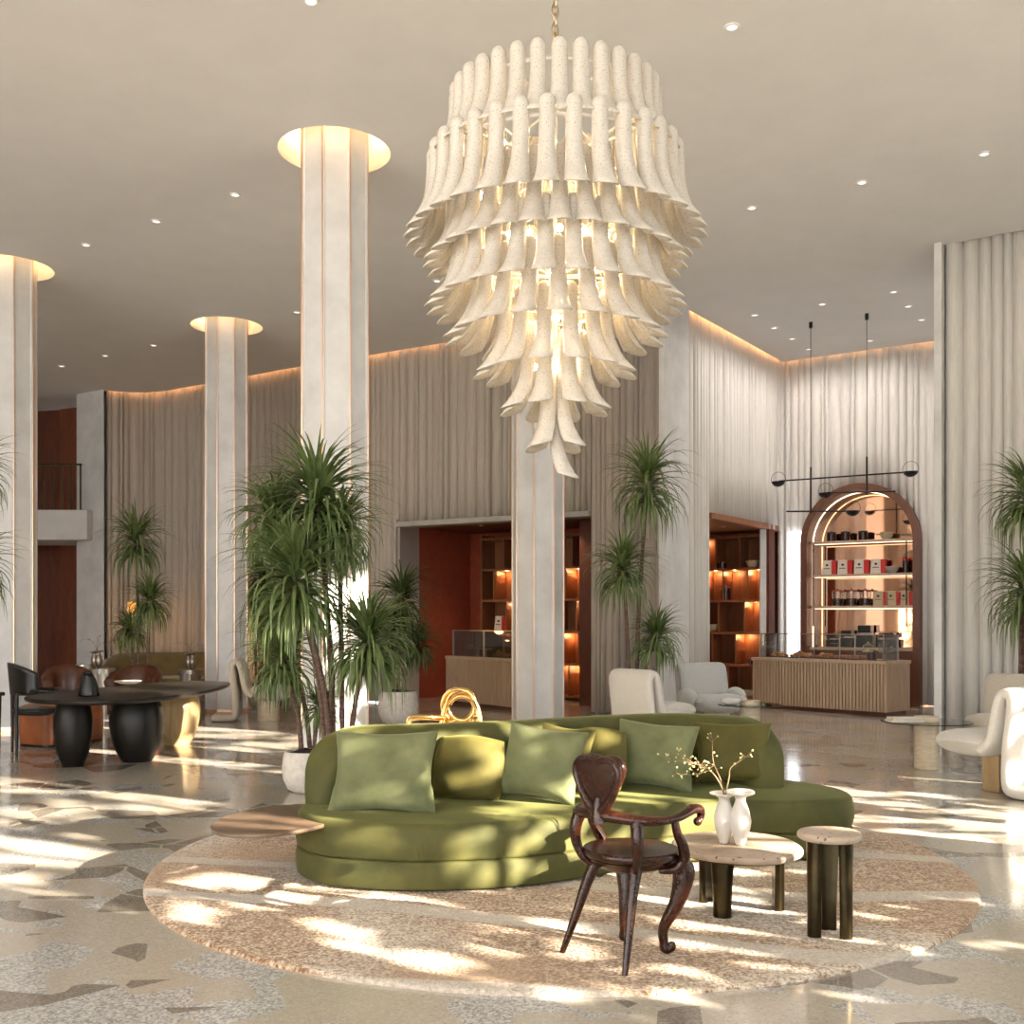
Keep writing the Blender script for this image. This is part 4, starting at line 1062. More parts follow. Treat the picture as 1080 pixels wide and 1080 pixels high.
t = thing('paper_dish', 'small pale dish on the far part of the dark table', 'dish', (P2(135, 13.6).x, 13.6, .751))
MB().lathe([(0, 0), (.10, 0), (.17, .03), (.165, .036), (.1, .012), (0, .01)], 32).build('dish', 'ceramic', t)

def black_chair(label, X, Y, face):
    t = thing('black_leather_chair', label, 'chair', (X, Y, 0), R(face), 'black leather chairs')
    # curved backrest shell
    vs = []; fs = []; n_ = 20; hh = 7
    for j in range(hh+1):
        for i in range(n_+1):
            a = R(100+160*i/n_); q = j/hh; rx, ry = .30, .36
            sag = .10*(abs(i/n_-.5)*2)**2.2
            z = .70+(1.07-.70)*q-sag*q*1.2
            vs.append((math.cos(a)*(rx+.03*q)+.02, math.sin(a)*(ry+.02*q), z))
    for j in range(hh):
        for i in range(n_): a = j*(n_+1)+i; fs.append((a, a+1, a+n_+2, a+n_+1))
    MB().add(vs, fs).build('backrest', 'leather_black', t, angle=80, solid=.035)
    MB().puck([(.26*math.cos(2*PI*i/32), .28*math.sin(2*PI*i/32)) for i in range(32)], .46, .54, .03).build('seat', 'leather_black', t)
    for s in (1, -1):
        MB().tube(catmull([(-.12, s*.34, .76), (.0, s*.36, .74), (.18, s*.35, .73), (.28, s*.32, .73)], 5, False), .022, 8).build('arm', 'leather_black', t)
        MB().tube([(-.25, s*.27, 0), (-.25, s*.27, .72)], [.016, .022], 8).build('leg', 'black', t)
        MB().tube([(.24, s*.27, 0), (.24, s*.30, .73)], [.016, .022], 8).build('leg', 'black', t)
    MB().tube([(-.25, -.27, .5), (.24, -.28, .5), (.24, .28, .5), (-.25, .27, .5)], .014, 8, True).build('seat_frame', 'black', t)
    return t
black_chair('black leather chair at the left end of the dark table', P2(38, 12.4).x, 12.45, 30)
black_chair('black chair at the picture left edge, only a sliver showing', P2(-34, 11.6).x, 11.6, 10)

# orange leather ottoman and brown tub chairs
t = thing('leather_ottoman', 'low orange leather ottoman behind the dark table legs', 'ottoman', (0, 0, 0))
oo = [(-6.12, 13.25), (-5.52, 12.95), (-5.30, 13.9), (-5.42, 14.35), (-6.0, 14.5)]
oo = [P2(19, 13.15), P2(50, 12.95), P2(110, 13.75), P2(96, 14.5), P2(40, 14.3)]
def roundpoly(ps, k_=6, r_=.12):
    out = []; ps = [Vector(p[:2]) for p in ps]; n_ = len(ps)
    for i in range(n_):
        a, b_, c_ = ps[i-1], ps[i], ps[(i+1) % n_]; p0 = b_+(a-b_).normalized()*r_; p1 = b_+(c_-b_).normalized()*r_
        for j in range(k_+1): q = j/k_; out.append((1-q)**2*p0+2*q*(1-q)*b_+q*q*p1)
    return out
MB().puck(roundpoly(oo), 0.02, .50, .05, .02, bulge=.01).build('cushion_block', 'leather', t, angle=60)
MB().puck(roundpoly(oo, 4, .12), 0, .03, .002).xf(Matrix.Translation((0, 0, 0))).build('base', 'black', t)
def tub(label, X, Y, face, mat='brownleather', r=.40, H=.98):
    t = thing('tub_chair', label, 'armchair', (X, Y, 0), R(face), 'brown leather tub chairs')
    vs = []; fs = []; n_ = 26; prof = [(0, .18), (.0, .45), (.03, .7), (.05, .86), (.02, .92), (-.05, .93), (-.10, .88), (-.11, .6), (-.10, .42)]
    for i in range(n_+1):
        a = R(75+210*i/n_); e = abs(i/n_-.5)*2; drop = .18*e**2
        for (dr, z) in prof:
            rr_ = r+dr; z2 = z*H/.93; z2 = z2 if z < .5 else z2-drop*(z-.4)/.5
            vs.append((rr_*math.cos(a), rr_*1.02*math.sin(a), z2))
    m_ = len(prof)
    for i in range(n_):
        for j in range(m_-1): a = i*m_+j; fs.append((a, a+m_, a+m_+1, a+1))
    fs += [tuple(range(m_)), tuple(n_*m_+j for j in range(m_))[::-1]]
    MB().add(vs, fs).build('shell', mat, t, angle=70)
    MB().puck([(r*.82*math.cos(2*PI*i/32)+.03, r*.84*math.sin(2*PI*i/32)) for i in range(32)], .22, .48, .06).build('seat', mat, t)
    MB().lathe([(0, 0), (r*.7, 0), (r*.7, .2), (0, .2)], 32).build('base', 'black', t)
    return t
tub('brown leather tub chair behind the middle of the dark table', P2(140, 15.6).x, 15.6, 260, H=.90, r=.36)
tub('brown leather tub chair with a folded back behind the orange ottoman', P2(72, 15.1).x, 15.1, 300, H=.93, r=.30)

# khaki sofa, drum tables and vases in the far left corner
t = thing('khaki_sofa', 'curved khaki sofa against the curtain in the far left corner', 'sofa', (-6.25, 20.9, 0))
arc = [(1.55*math.cos(a), 1.05*math.sin(a)-.45, 0) for a in [R(-15+210*i/24) for i in range(25)]]
MB().tube([(x_, y_, .55) for x_, y_, _ in arc], [.10+.12*min(1, min(i_, 24-i_)/4) for i_ in range(25)], 12, flat=1.7).build('backrest', 'oliveback', t)
MB().puck([(x_*.92, y_*.85-.05) for x_, y_, _ in arc], .10, .46, .06).build('seat', 'oliveback', t)
MB().puck([(x_*.86, y_*.80-.05) for x_, y_, _ in arc], 0, .11, .01).build('base', 'black', t)
def drum(label, X, Y, r, h):
    t = thing('drum_table', label, 'table', (X, Y, 0), 0, 'metal drum tables')
    b_ = MB().lathe([(0, 0), (r*.8, 0), (r*.8, h*.9), (0, h*.9)], 48); 
    b_.v = [(x_*(1+.05*math.sin(8*math.atan2(y_, x_))), y_*(1+.05*math.sin(8*math.atan2(y_, x_))), z_) for x_, y_, z_ in b_.v]
    b_.build('drum', 'steel', t, angle=60)
    MB().lathe([(0, h*.9), (r, h*.9), (r, h), (0, h)], 48).build('top', 'steel', t, angle=50)
drum('fluted metal drum table before the khaki sofa, right of the palm trunks', P2(201, 18.6).x, 18.6, .22, .70)
drum('metal drum table in front of the pale pillar, left of the palm', P2(108, 17.2).x, 17.2, .20, .78)
drum('smaller metal drum table by the wood panelling, far left', P2(90, 18.4).x, 18.4, .16, .80)
for (px, Y, z, lb) in ((201, 18.6, .70, 'right of the palm trunks'), (102, 17.2, .78, 'in front of the pale pillar')):
    X, Y_ = P2(px, Y)
    twin_vase(X, Y_, z, 1.05, 'bronze brown twin vase on the drum table '+lb, 'steel', 0, 'twin vases in the far corner')
    branch(X, Y_, z+.25, [([(0, 0, 0), (-.02, 0, .12), (-.12, 0, .22), (-.28, 0, .20)], 14), ([(0, 0, 0), (.05, 0, .14), (.18, 0, .18), (.30, 0, .20)], 12), ([(0, 0, 0), (.02, 0, .2), (.08, 0, .30)], 6)], 'dry branch in the bronze vase '+lb, 1.0, mat='twig', seed=px, group='dry branches in the far corner')
# amber wall lamps
for (px, py, Y, lb) in ((141, 643, 22.3, 'square amber glowing wall lamp behind the left palm'), (267, 652, 20.6, 'amber glowing wall lamp behind the shaded palm')):
    X = (px-540)/1120*Y; z = 1.55+(655-py)/1120*Y
    t = thing('wall_lamp', lb, 'lamp', (X, Y, z), UANG, 'amber wall lamps')
    MB().box(-.16, .12, -.04, .04, -.17, .17).build('lamp_shade', 'lampglow', t, smooth=False, bevel=.01)
    MB().box(-.05, .05, .04, .36, -.05, .05).build('bracket', 'brass', t, smooth=False)
    L = bpy.data.lights.new('lamp_light', 'POINT'); L.energy = 14; L.color = (1, .5, .15); L.shadow_soft_size = .1
    lo = bpy.data.objects.new('lamp_light', L); COL.objects.link(lo); lo.parent = t; lo.location = (0, -.12, -.25)
t = thing('floor_lamp', 'tall arched copper floor lamp beside the far column', 'lamp', (P2(267, 19.9).x, 19.9, 0))
MB().prism([(-.10, -.03), (.10, -.03), (.10, .03), (-.10, .03)], 0, 1.35).build('post', 'copper', t, smooth=False)
hb = MB().puck([(.10*math.cos(R(180*i/16)), .10*math.sin(R(180*i/16))) for i in range(17)], -.03, .03, .004)
MB().add([(x_, z_, y_+1.35) for x_, y_, z_ in hb.v], hb.f).build('rounded_head', 'copper', t)

# balcony railing
t = thing('balcony_railing', 'thin dark metal railing on the upper left balcony', 'railing', (-11.2, 23.2, 3.97))
MB().box(-3.2, 1.80, -.02, .02, .98, 1.02).build('handrail', 'darkbronze', t, smooth=False)
for i in range(13):
    MB().box(1.76-i*.2, 1.79-i*.2, -.015, .015, 0, .98).build('baluster', 'darkbronze', t, smooth=False)

# ------------------------------------------------------------------ lit shelving units
def shelf_unit(label, org, ang, W, D, H, rows, pattern, name='shelving_unit'):
    """org: front left foot; x along the unit, y into the wall"""
    t = thing(name, label, 'shelf', (org[0], org[1], 0), ang, 'lit wooden shelving units')
    MB().box(0, W, D-.02, D, 0, H).build('back_panel', 'shelfwood', t, smooth=False)
    MB().box(0, .04, 0, D-.02, 0, H).build('side_panel', 'shelfwood', t, smooth=False)
    MB().box(W-.04, W, 0, D-.02, 0, H).build('side_panel', 'shelfwood', t, smooth=False)
    sp = (H-.15)/rows
    for r_ in range(rows+1):
        z = .04+sp*r_
        MB().box(.04, W-.04, 0, D-.02, z, z+.045).build('shelf', 'shelfwood', t, smooth=False)
        if r_ < rows:
            for x in pattern[r_ % len(pattern)]:
                if .06 < x < W-.06:
                    MB().box(x, x+.03, .02, D-.02, z+.045, z+sp).build('divider', 'shelfwood', t, smooth=False)
                    if (int(x*10)+r_) % 2 == 0 or r_ == rows-2:
                        xl = min(x+.13, W-.12); MB().lathe([(0, 0), (.02, 0), (.02, .012), (0, .012)], 12, (xl, D-.16, z+sp-.012)).build('shelf_spot', 'brass', t)
                        L = bpy.data.lights.new('shelf_light', 'POINT'); L.energy = 4.0; L.color = (1, .55, .24); L.shadow_soft_size = .015
                        lo = bpy.data.objects.new('shelf_light', L); COL.objects.link(lo); lo.parent = t; lo.location = (xl, D-.16, z+sp-.05)
    return t, sp
M['led_shelf'] = emis('shelf_led', (1.0, .55, .22), 22)
lo_ = rb0+U*.66-V*.56
SL, spL = shelf_unit('tall walnut shelving with warm lights in the terracotta niche, seen either side of the column', lo_, UANG, 2.95, .5, 3.32, 5, [[.05, .55, 1.1, 1.62, 2.08, 2.5], [.3, .8, 1.35, 1.95, 2.3, 2.65], [.05, .6, 1.2, 1.78, 2.25, 2.55], [.3, .9, 1.4, 2.0, 2.45], [.05, .55, 1.15, 1.7, 2.15, 2.55]])
ro_ = Vector((4.82, 20.32))-U*1.7
SR, spR = shelf_unit('tall walnut shelving with warm lights left of the pastry counter', ro_, UANG, 1.7, .5, 3.28, 5, [[.35, .95, 1.45], [.25, .62, 1.1], [.1, .75, 1.28], [.45, .85, 1.35], [.2, .7, 1.18]])
mb = MB(); pz = P2(802, 20.25); wallstrip(mb, pz, P2(811, 20.25), 0, 3.3, .08); struct('trim_%d' % k, mb, 'plaster', smooth=False); k += 1
mb = MB(); wallstrip(mb, P2(811, 20.2), P2(817, 20.3), 0, 3.3, .14); struct('trim_%d' % k, mb, 'darkwood', smooth=False); k += 1

def onshelf(t, W0, D0, r_, sp, x, y=.2): 
    p = Vector((W0[0], W0[1])) + U*x + V*y; return (p.x, p.y, .04+sp*r_+.045)
def bowl(p, r, h, label, mat='bowl', group='ceramics on the lit shelves'):
    o = MB().lathe([(0, 0), (r*.45, 0), (r*.8, h*.35), (r, h), (r*.93, h), (r*.72, h*.4), (0, h*.15)], 28).build('bowl', mat, loc=p); return tag(o, label, 'bowl', group)
def candle(p, r, h, label, mat='jardark', lid='jarred', group='candles on the lit shelves'):
    t = thing('lidded_jar', label, 'jar', p, 0, group)
    MB().lathe([(0, 0), (r, 0), (r, h*.78), (0, h*.78)], 20).build('glass_body', mat, t)
    MB().lathe([(0, h*.78), (r*1.03, h*.78), (r*1.03, h*.93), (r*.3, h), (0, h)], 20).build('lid', lid, t); return t
g2 = 'small pieces on the lit shelves'
bowl(onshelf(0, ro_, 0, 4, spR, 1.42, .12), .13, .13, 'small pale bowl on the top right shelf of the alcove shelving')
candle(onshelf(0, ro_, 0, 4, spR, .8, .12), .09, .14, 'red lidded candle on the top shelf, left cell, alcove shelving')
candle(onshelf(0, ro_, 0, 3, spR, .88, .12), .09, .30, 'dark jar with red lid on the second shelf from the top, alcove shelving')
bowl(onshelf(0, ro_, 0, 2, spR, .55, .12), .21, .15, 'wide pale bowl on the middle shelf of the alcove shelving')
candle(onshelf(0, ro_, 0, 1, spR, 1.48, .10), .11, .16, 'low jar with red lid just left of the pastry counter glass')
bowl(onshelf(0, ro_, 0, 0, spR, 1.38, .12), .17, .13, 'pale bowl on the lowest shelf beside the pastry counter')
# niche shelves: right part seen beside the mid column (x 1.9-2.5), left part x 0-.4
candle(onshelf(0, lo_, 0, 4, spL, 2.69, .12), .07, .26, 'dark small jar on the top shelf right of the mid column', 'beanfill', 'jardark')
t = thing('patterned_jar', 'pale owl-patterned jar on the shelf right of the mid column', 'jar', onshelf(0, lo_, 0, 3, spL, 2.61, .12), 0, g2)
MB().lathe([(0, 0), (.09, 0), (.13, .08), (.13, .16), (.08, .24), (.09, .36), (0, .40)], 24).build('jar_body', 'bowl', t, angle=70)
MB().lathe([(.086, .25), (.105, .30), (.086, .35)], 24).build('dark_band', 'label', t)
candle(onshelf(0, lo_, 0, 2, spL, 2.62, .12), .085, .30, 'grey canister with red lid on the shelf right of the mid column', 'steel', 'jarred')
bowl(onshelf(0, lo_, 0, 1, spL, 2.59, .12), .17, .17, 'pale bowl on the lower shelf right of the mid column')
def bag(p, rz, w_, h_, label, front='paper', side='red', group='coffee bags on the arch shelves', box=False):
    t = thing('coffee_bag' if not box else 'gift_box', label, 'bag' if not box else 'box', p, rz, group); d_ = .14
    if not box:
        MB().add([(-w_/2, 0, 0), (w_/2, 0, 0), (w_/2, d_, 0), (-w_/2, d_, 0), (-w_/2, d_*.42, h_), (w_/2, d_*.42, h_), (w_/2, d_*.58, h_), (-w_/2, d_*.58, h_)], [(0, 3, 2, 1), (4, 5, 6, 7), (0, 1, 5, 4), (1, 2, 6, 5), (2, 3, 7, 6), (3, 0, 4, 7)]).build('body', front, t, smooth=False, bevel=.006)
    else: MB().box(-w_/2, w_/2, 0, d_, 0, h_).build('body', front, t, smooth=False, bevel=.003)
    yo = -.004
    def fy(z): return (d_*.42*z/h_ if not box else 0)+yo
    ring = MB().lathe([(0, 0), (w_*.14, 0), (w_*.14, .003), (0, .003)], 16)
    z0_ = h_*.66; MB().add([(x_, fy(z0_)+z_-.002, z0_+y_*.8) for x_, y_, z_ in ring.v], [f[::-1] for f in ring.f]).build('emblem', 'label', t)
    z0_ = h_*.40; MB().box(-w_*.3, w_*.3, fy(z0_)-.001, fy(z0_)+.003, z0_, z0_+h_*(.05 if not box else .035)).build('printed_line', 'label', t, smooth=False)
    # red gusset seen on the right side
    MB().box(w_/2, w_/2+.09, .0, d_, 0, h_*.95).build('red_side', side, t, smooth=False, bevel=.004)
    return t
bag(onshelf(0, lo_, 0, 2, spL, .36, .10), UANG, .19, .30, 'cream coffee bag on the niche shelf left of the mid column', group=None)

# ------------------------------------------------------------------ arched display niche
AC = B0+U*(TA)
at_ = thing('arched_display', 'wooden arched display niche with lit shelves behind the pastry counter', 'display shelf', (AC.x, AC.y, 0), UANG)
def arch_path(r_, zs=ZS, z0=0.0, n_=28): return [(-r_, z0)]+[(r_*math.cos(R(180-180*i/n_)), zs+r_*math.sin(R(180-180*i/n_))) for i in range(n_+1)]+[(r_, z0)]
def arch_ring(ro, ri, y0, y1):
    o_ = arch_path(ro); i_ = arch_path(ri); n_ = len(o_); vs = []; fs = []
    for (a, b_) in ((o_, y0), (o_, y1), (i_, y1), (i_, y0)):
        for x_, z_ in a: vs.append((x_, b_, z_))
    for q in range(4):
        w_ = (q+1) % 4
        for i in range(n_-1): fs.append((q*n_+i, q*n_+i+1, w_*n_+i+1, w_*n_+i))
    fs += [(0, n_, 2*n_, 3*n_), (n_-1, 4*n_-1, 3*n_-1, 2*n_-1)]
    return MB().add(vs, fs)
arch_ring(HW, .97, -.16, .58).build('arch_frame', 'archwood', at_, angle=35)
arch_ring(.968, .955, .20, .222).build('arch_light_strip', 'ledwhite', at_, angle=35)
mp = arch_path(.969); n_ = len(mp)
MB().add([(x_, .50, z_) for x_, z_ in mp]+[(x_, .54, z_) for x_, z_ in mp], [tuple(range(n_)), tuple(range(n_, 2*n_))[::-1]]).build('mirror_back', 'mirror', at_, smooth=False)
for z in (3.075, 2.44, 1.84):
    MB().box(-.965, .965, .10, .49, z-.05, z).build('shelf', 'oak', at_, smooth=False)
    MB().box(-.90, .90, .12, .135, z-.060, z-.052).build('shelf_light', 'ledwhite', at_, smooth=False)
for x in (-.93, .80):
    MB().tube([(x, .12, 1.45), (x, .12, 3.05)], .012, 8).build('hanging_rod', 'black', at_)
MB().box(-.965, .965, -.02, .49, 1.0, 1.05).build('back_counter_top', 'oak', at_, smooth=False)
MB().box(-.965, .965, .02, .49, 0, 1.0).build('back_counter', 'archwood', at_, smooth=False)
def ash(x, y, z): p = AC+U*x+V*y; return (p.x, p.y, z)
for i, x in enumerate((-.62, -.35, -.02)):
    candle(ash(x, .25, 3.075), .085, .19, ('leftmost', 'middle', 'rightmost')[i]+' of the three dark lidded jars on the top arch shelf', 'jardark', 'label', 'dark jars on the top arch shelf')
bowl(ash(.42, .22, 3.075), .13, .13, 'small pale pot on the top arch shelf', 'bowl', 'bowls on the arch shelves')
for i, x in enumerate((-.70, -.40, -.09, .22)):
    bag(ash(x, .20, 2.44), UANG, .19, .28, ('first', 'second', 'third', 'fourth')[i]+' cream coffee bag from the left on the middle arch shelf')
bowl(ash(.52, .22, 2.44), .13, .13, 'grey bowl on the middle arch shelf, right of the coffee bags', 'concrete', 'bowls on the arch shelves')
for i, x in enumerate((.74, .88)):
    candle(ash(x, .30, 2.44), .05, .30, ('left', 'right')[i]+' of the two dark bottles at the right end of the middle arch shelf', 'jardark', 'red', 'bottles on the arch shelf')
for i, x in enumerate((-.50, -.24, .02)):
    t = thing('glass_canister', ('leftmost', 'middle', 'rightmost')[i]+' glass canister of dark beans on the lower arch shelf', 'canister', ash(x, .25, 1.84), 0, 'glass canisters on the arch shelf')
    MB().lathe([(0, 0), (.095, 0), (.095, .14), (0, .14)], 24).build('beans', 'beanfill', t)
    MB().lathe([(.098, 0), (.102, 0), (.102, .28), (.098, .28)], 24).build('glass_wall', 'glass', t)
    MB().lathe([(0, .28), (.106, .28), (.106, .30), (.02, .31), (.015, .33), (0, .33)], 24).build('lid', 'jarred', t)
for i, x in enumerate((.27, .50, .73)):
    bag(ash(x, .20, 1.84), UANG, .185, .27, ('leftmost', 'middle', 'rightmost')[i]+' of the kraft gift boxes with red sides on the lower arch shelf', 'tan', 'red', 'gift boxes on the arch shelf', True)
for i, (x, w_, h_) in enumerate(((-.60, .22, .26), (-.32, .24, .32), (.02, .30, .42), (.42, .34, .28))):
    t = thing('coffee_machine', ('small black grinder at the left end', 'black kettle second from left', 'tall black coffee machine', 'low black toaster')[i]+' on the counter inside the arch', 'appliance', ash(x, .30, 1.05), UANG, 'appliances on the arch counter')
    MB().box(-w_/2, w_/2, -.12, .14, 0, h_*.55).build('body', 'black', t, smooth=False, bevel=.015)
    MB().box(-w_*.4, w_*.4, -.14, .12, h_*.66, h_).build('top_unit', 'black', t, smooth=False, bevel=.015)
    MB().box(-w_*.35, w_*.35, .04, .13, h_*.5, h_*.7).build('column', 'steel', t, smooth=False)

# ------------------------------------------------------------------ slatted counters with glass cases
def counter(label, A, B, depth, h, round_r=.0):
    A = Vector(A); B = Vector(B); ang = math.atan2((B-A).y, (B-A).x); L = (B-A).length
    t = thing('slatted_counter', label, 'counter', (A.x, A.y, 0), ang, 'slatted oak counters')
    MB().box(.02, L-.02, .03, depth-.02, .07, h-.04).build('carcass', 'oak', t, smooth=False)
    MB().box(.05, L-.05, .07, depth-.05, 0, .07).build('plinth', 'darkwood', t, smooth=False)
    MB().box(-.01, L+.01, -.01, depth, h-.055, h).build('countertop', 'oak', t, smooth=False, bevel=.006)
    sl_ = MB(); p = .062; i = 0
    while .02+i*p < L-.03:
        x0 = .02+i*p; sl_.box(x0, x0+.042, .0, .032, .07, h-.056); i += 1
    j = 0
    while .04+j*p < depth-.04:
        y0 = .04+j*p
        sl_.box(-.002, .022, y0, y0+.042, .07, h-.056); sl_.box(L-.022, L+.002, y0, y0+.042, .07, h-.056); j += 1
    sl_.build('slats', 'oak', t, smooth=False)
    return t, ang, L
def case(label, A, ang, L, x0, x1, y0, y1, z, h, nd):
    t = thing('glass_display_case', label, 'display case', (A[0], A[1], z), ang, 'glass pastry cases')
    for (a, b_, c_, d_) in ((x0, x1, y0, y0+.008), (x0, x1, y1-.008, y1)): MB().box(a, b_, c_, d_, 0, h).build('glass_pane', 'glass', t, smooth=False)
    for a in (x0, x1-.008): MB().box(a, a+.008, y0+.008, y1-.008, 0, h).build('glass_pane', 'glass', t, smooth=False)
    MB().box(x0, x1, y0, y1, h, h+.01).build('glass_top', 'glass', t, smooth=False)
    MB().box(x0+.03, x1-.03, y0+.10, y1-.03, h*.62, h*.62+.008).build('glass_shelf', 'glass', t, smooth=False)
    for i in range(nd+1):
        xx = x0+(x1-x0-.014)*i/nd
        MB().box(xx, xx+.014, y0-.004, y0+.010, 0, h).build('metal_post', 'steel', t, smooth=False)
        MB().box(xx, xx+.014, y1-.010, y1+.004, 0, h).build('metal_post', 'steel', t, smooth=False)
    MB().box(x0, x1, y0-.004, y0+.008, h, h+.014).build('top_rail', 'steel', t, smooth=False)
    return t
rA, rB = Vector((4.31, 19.08)), Vector((6.04, 17.14))
RCt, ra, rL = counter('long slatted oak pastry counter before the arched display', rA, rB, .8, .90)
def on(A, ang, x, y, z): return (A.x+math.cos(ang)*x-math.sin(ang)*y, A.y+math.sin(ang)*x+math.cos(ang)*y, z)
case('long glass pastry case on the counter before the arch', rA, ra, rL, .08, rL-.12, .14, .62, .90, .42, 3)
lA = Vector((-1.25, 19.95)); lB = Vector((.02, 18.16))
LCt, la, lL = counter('slatted oak counter in the terracotta niche, left of the mid column', lA, lB, .7, .90)
case('glass case on the niche counter left of the mid column', lA, la, lL, .06, lL-.05, .12, .56, .90, .47, 2)
rnd = random.Random(9)
def tray(A, ang, x, y, w_, d_, label, grp):
    p = on(A, ang, x, y, .902); o = MB().box(-w_/2, w_/2, -d_/2, d_/2, 0, .012).build('tray', 'tray', smooth=False, bevel=.003, loc=p, rz=ang); tag(o, label, 'tray', grp)
def croissant_mb():
    pts = [(.05*math.cos(R(200+140*i/10)), .05*math.sin(R(200+140*i/10))+.03, 0) for i in range(11)]
    return MB().tube(pts, [.008+.018*math.sin(PI*i/10)*(1+.12*(i % 2)) for i in range(11)], 8)
cro = [None]
def pile(A, ang, x, y, n_, w_, d_, label, grp, layers=2):
    q = 0
    for lay in range(layers):
        m_ = max(1, int(n_*(1-.45*lay)))
        for i in range(m_):
            xx = x+(i/(max(1, m_-1))-.5)*w_*(1-.35*lay)*.82; yy = y+(-1 if i % 2 else 1)*d_*.2*(1-.4*lay)
            p = on(A, ang, xx, yy, .936+lay*.036)
            if cro[0] is None: o = croissant_mb().build('croissant', 'bread', angle=70); cro[0] = o
            else: o = cro[0].copy(); COL.objects.link(o)
            o.location = p; o.rotation_euler = (rnd.uniform(-.2, .2), rnd.uniform(-.2, .2), ang+rnd.uniform(0, 6.28)); tag(o, label, 'pastry', grp)
tray(rA, ra, .32, .36, .36, .26, 'black tray at the left end of the pastry case', 'pastry trays'); pile(rA, ra, .32, .36, 5, .34, .2, 'small croissant piled on the leftmost tray of the long case', 'croissants on the leftmost tray')
tray(rA, ra, .80, .36, .52, .30, 'black tray with the tallest heap of croissants in the long case', 'pastry trays'); pile(rA, ra, .80, .36, 10, .5, .24, 'croissant in the tallest heap inside the long pastry case', 'croissants in the tallest heap', 3)
tray(rA, ra, 1.27, .36, .44, .30, 'black tray of buns in the middle of the long case', 'pastry trays'); pile(rA, ra, 1.27, .36, 8, .42, .24, 'bun on the middle tray of the long pastry case', 'buns on the middle tray', 2)
tray(rA, ra, 1.74, .36, .52, .30, 'black tray of neat cake squares in the long case', 'pastry trays')
ck = None
for i in range(7):
    for j in range(3):
        p = on(rA, ra, 1.74-.21+i*.07, .36-.09+j*.09, .914)
        if ck is None: o = MB().box(-.03, .03, -.04, .04, 0, .055).build('cake_square', 'cake', smooth=False, bevel=.006); ck = o
        else: o = ck.copy(); COL.objects.link(o)
        o.location = p; o.rotation_euler = (0, 0, ra); tag(o, 'pink-brown cake square in rows on the right-hand tray', 'cake', 'cake squares on the tray')
tray(lA, la, 1.35, .34, .52, .30, 'black tray of croissants in the niche glass case', None); pile(lA, la, 1.33, .34, 9, .48, .24, 'croissant heaped in the niche glass case', 'croissants in the niche case', 3)
def cloche(A, ang, x, y, label, r=.09, fill='bud'):
    t = thing('glass_cake_stand', label, 'cake stand', on(A, ang, x, y, .902), ang, 'glass jars and stands on the counters')
    MB().lathe([(0, 0), (r*.6, 0), (r*.6, .008), (.012, .02), (.012, .12), (r*.9, .135), (r, .14), (r, .15), (0, .15)], 28).build('stand', 'brass', t, angle=50)
    MB().lathe([(r*.92, .152), (r*.94, .152), (r*.94, .24), (r*.6, .275), (.01, .285)], 28).build('dome', 'glass', t)
    MB().ball((0, 0, .295), .014, 10, 6).build('knob', 'brass', t)
    MB().lathe([(0, .151), (r*.6, .151), (r*.55, .19), (0, .20)], 20).build('cake', fill, t)
def jar(A, ang, x, y, label, r=.075, h=.17):
    t = thing('glass_jar', label, 'jar', on(A, ang, x, y, .902), ang, 'glass jars and stands on the counters')
    MB().lathe([(0, .003), (r*.95, .003), (r*.95, h*.7), (0, h*.75)], 24).build('biscuits', 'beanfill', t)
    MB().lathe([(r, 0), (r*1.03, 0), (r*1.03, h*.85), (r*.6, h)], 24).build('glass_wall', 'glass', t)
    MB().ball((0, 0, h+.02), .022, 10, 6).build('stopper', 'brass', t)
cloche(rA, ra, 2.12, .28, 'narrow glass-domed stand right of the cake squares'); jar(rA, ra, 2.24, .20, 'squat glass jar of dark biscuits near the right end of the counter'); cloche(rA, ra, 2.40, .34, 'wide glass-domed cake stand at the right end of the counter', .11)
jar(lA, la, .42, .30, 'dark biscuit jar in the niche glass case'); cloche(lA, la, .25, .40, 'glass-domed stand at the left of the niche case'); cloche(lA, la, .85, .34, 'glass-domed cake stand in the middle of the niche case', .12, 'beanfill')

# ------------------------------------------------------------------ pendant mobile lamp over the counter
r1 = Vector((5.05, 17.95)); r2 = Vector((5.83, 17.45))
dirn = (r2-r1).normalized(); pa = math.atan2(dirn.y, dirn.x)
t = thing('mobile_pendant', 'black balancing pendant lamp on two cords above the pastry counter', 'pendant lamp', (r1.x, r1.y, 0), pa)
d12 = (r2-r1).length
def along(px):   # distance along the lamp plane that lands at this image column
    s_ = (px-540)/1120; return (s_*r1.y-r1.x)/(dirn.x-s_*dirn.y)
def zat(px, py): a = along(px); Y = r1.y+dirn.y*a; return 1.55+(655-py)/1120*Y
for x in (0, d12):
    MB().lathe([(0, CZ-.10), (.03, CZ-.10), (.03, CZ), (0, CZ)], 16, (x, 0, 0)).build('ceiling_canopy', 'black', t)
MB().tube([(0, 0, 3.37), (0, 0, 4.15)], .016, 8).build('rod', 'black', t); MB().tube([(d12, 0, 3.62), (d12, 0, 4.25)], .016, 8).build('rod', 'black', t)
MB().tube([(0, 0, 4.15), (0, 0, CZ-.08)], .006, 6).build('cord', 'black', t); MB().tube([(d12, 0, 4.25), (d12, 0, CZ-.08)], .006, 6).build('cord', 'black', t)
def lamphead(x, z, y=0):
    hd = MB().lathe([(0, -.085), (.05, -.078), (.095, -.045), (.115, 0), (0, .004)], 24, (x, y, z)).build('lamp_head', 'black', t)
    MB().tube([(x+.125*math.cos(2*PI*i/28), y, z+.04+.125*math.sin(2*PI*i/28)) for i in range(28)], .004, 5, True).build('wire_ring', 'black', t)
xa, xb = along(822), along(959)
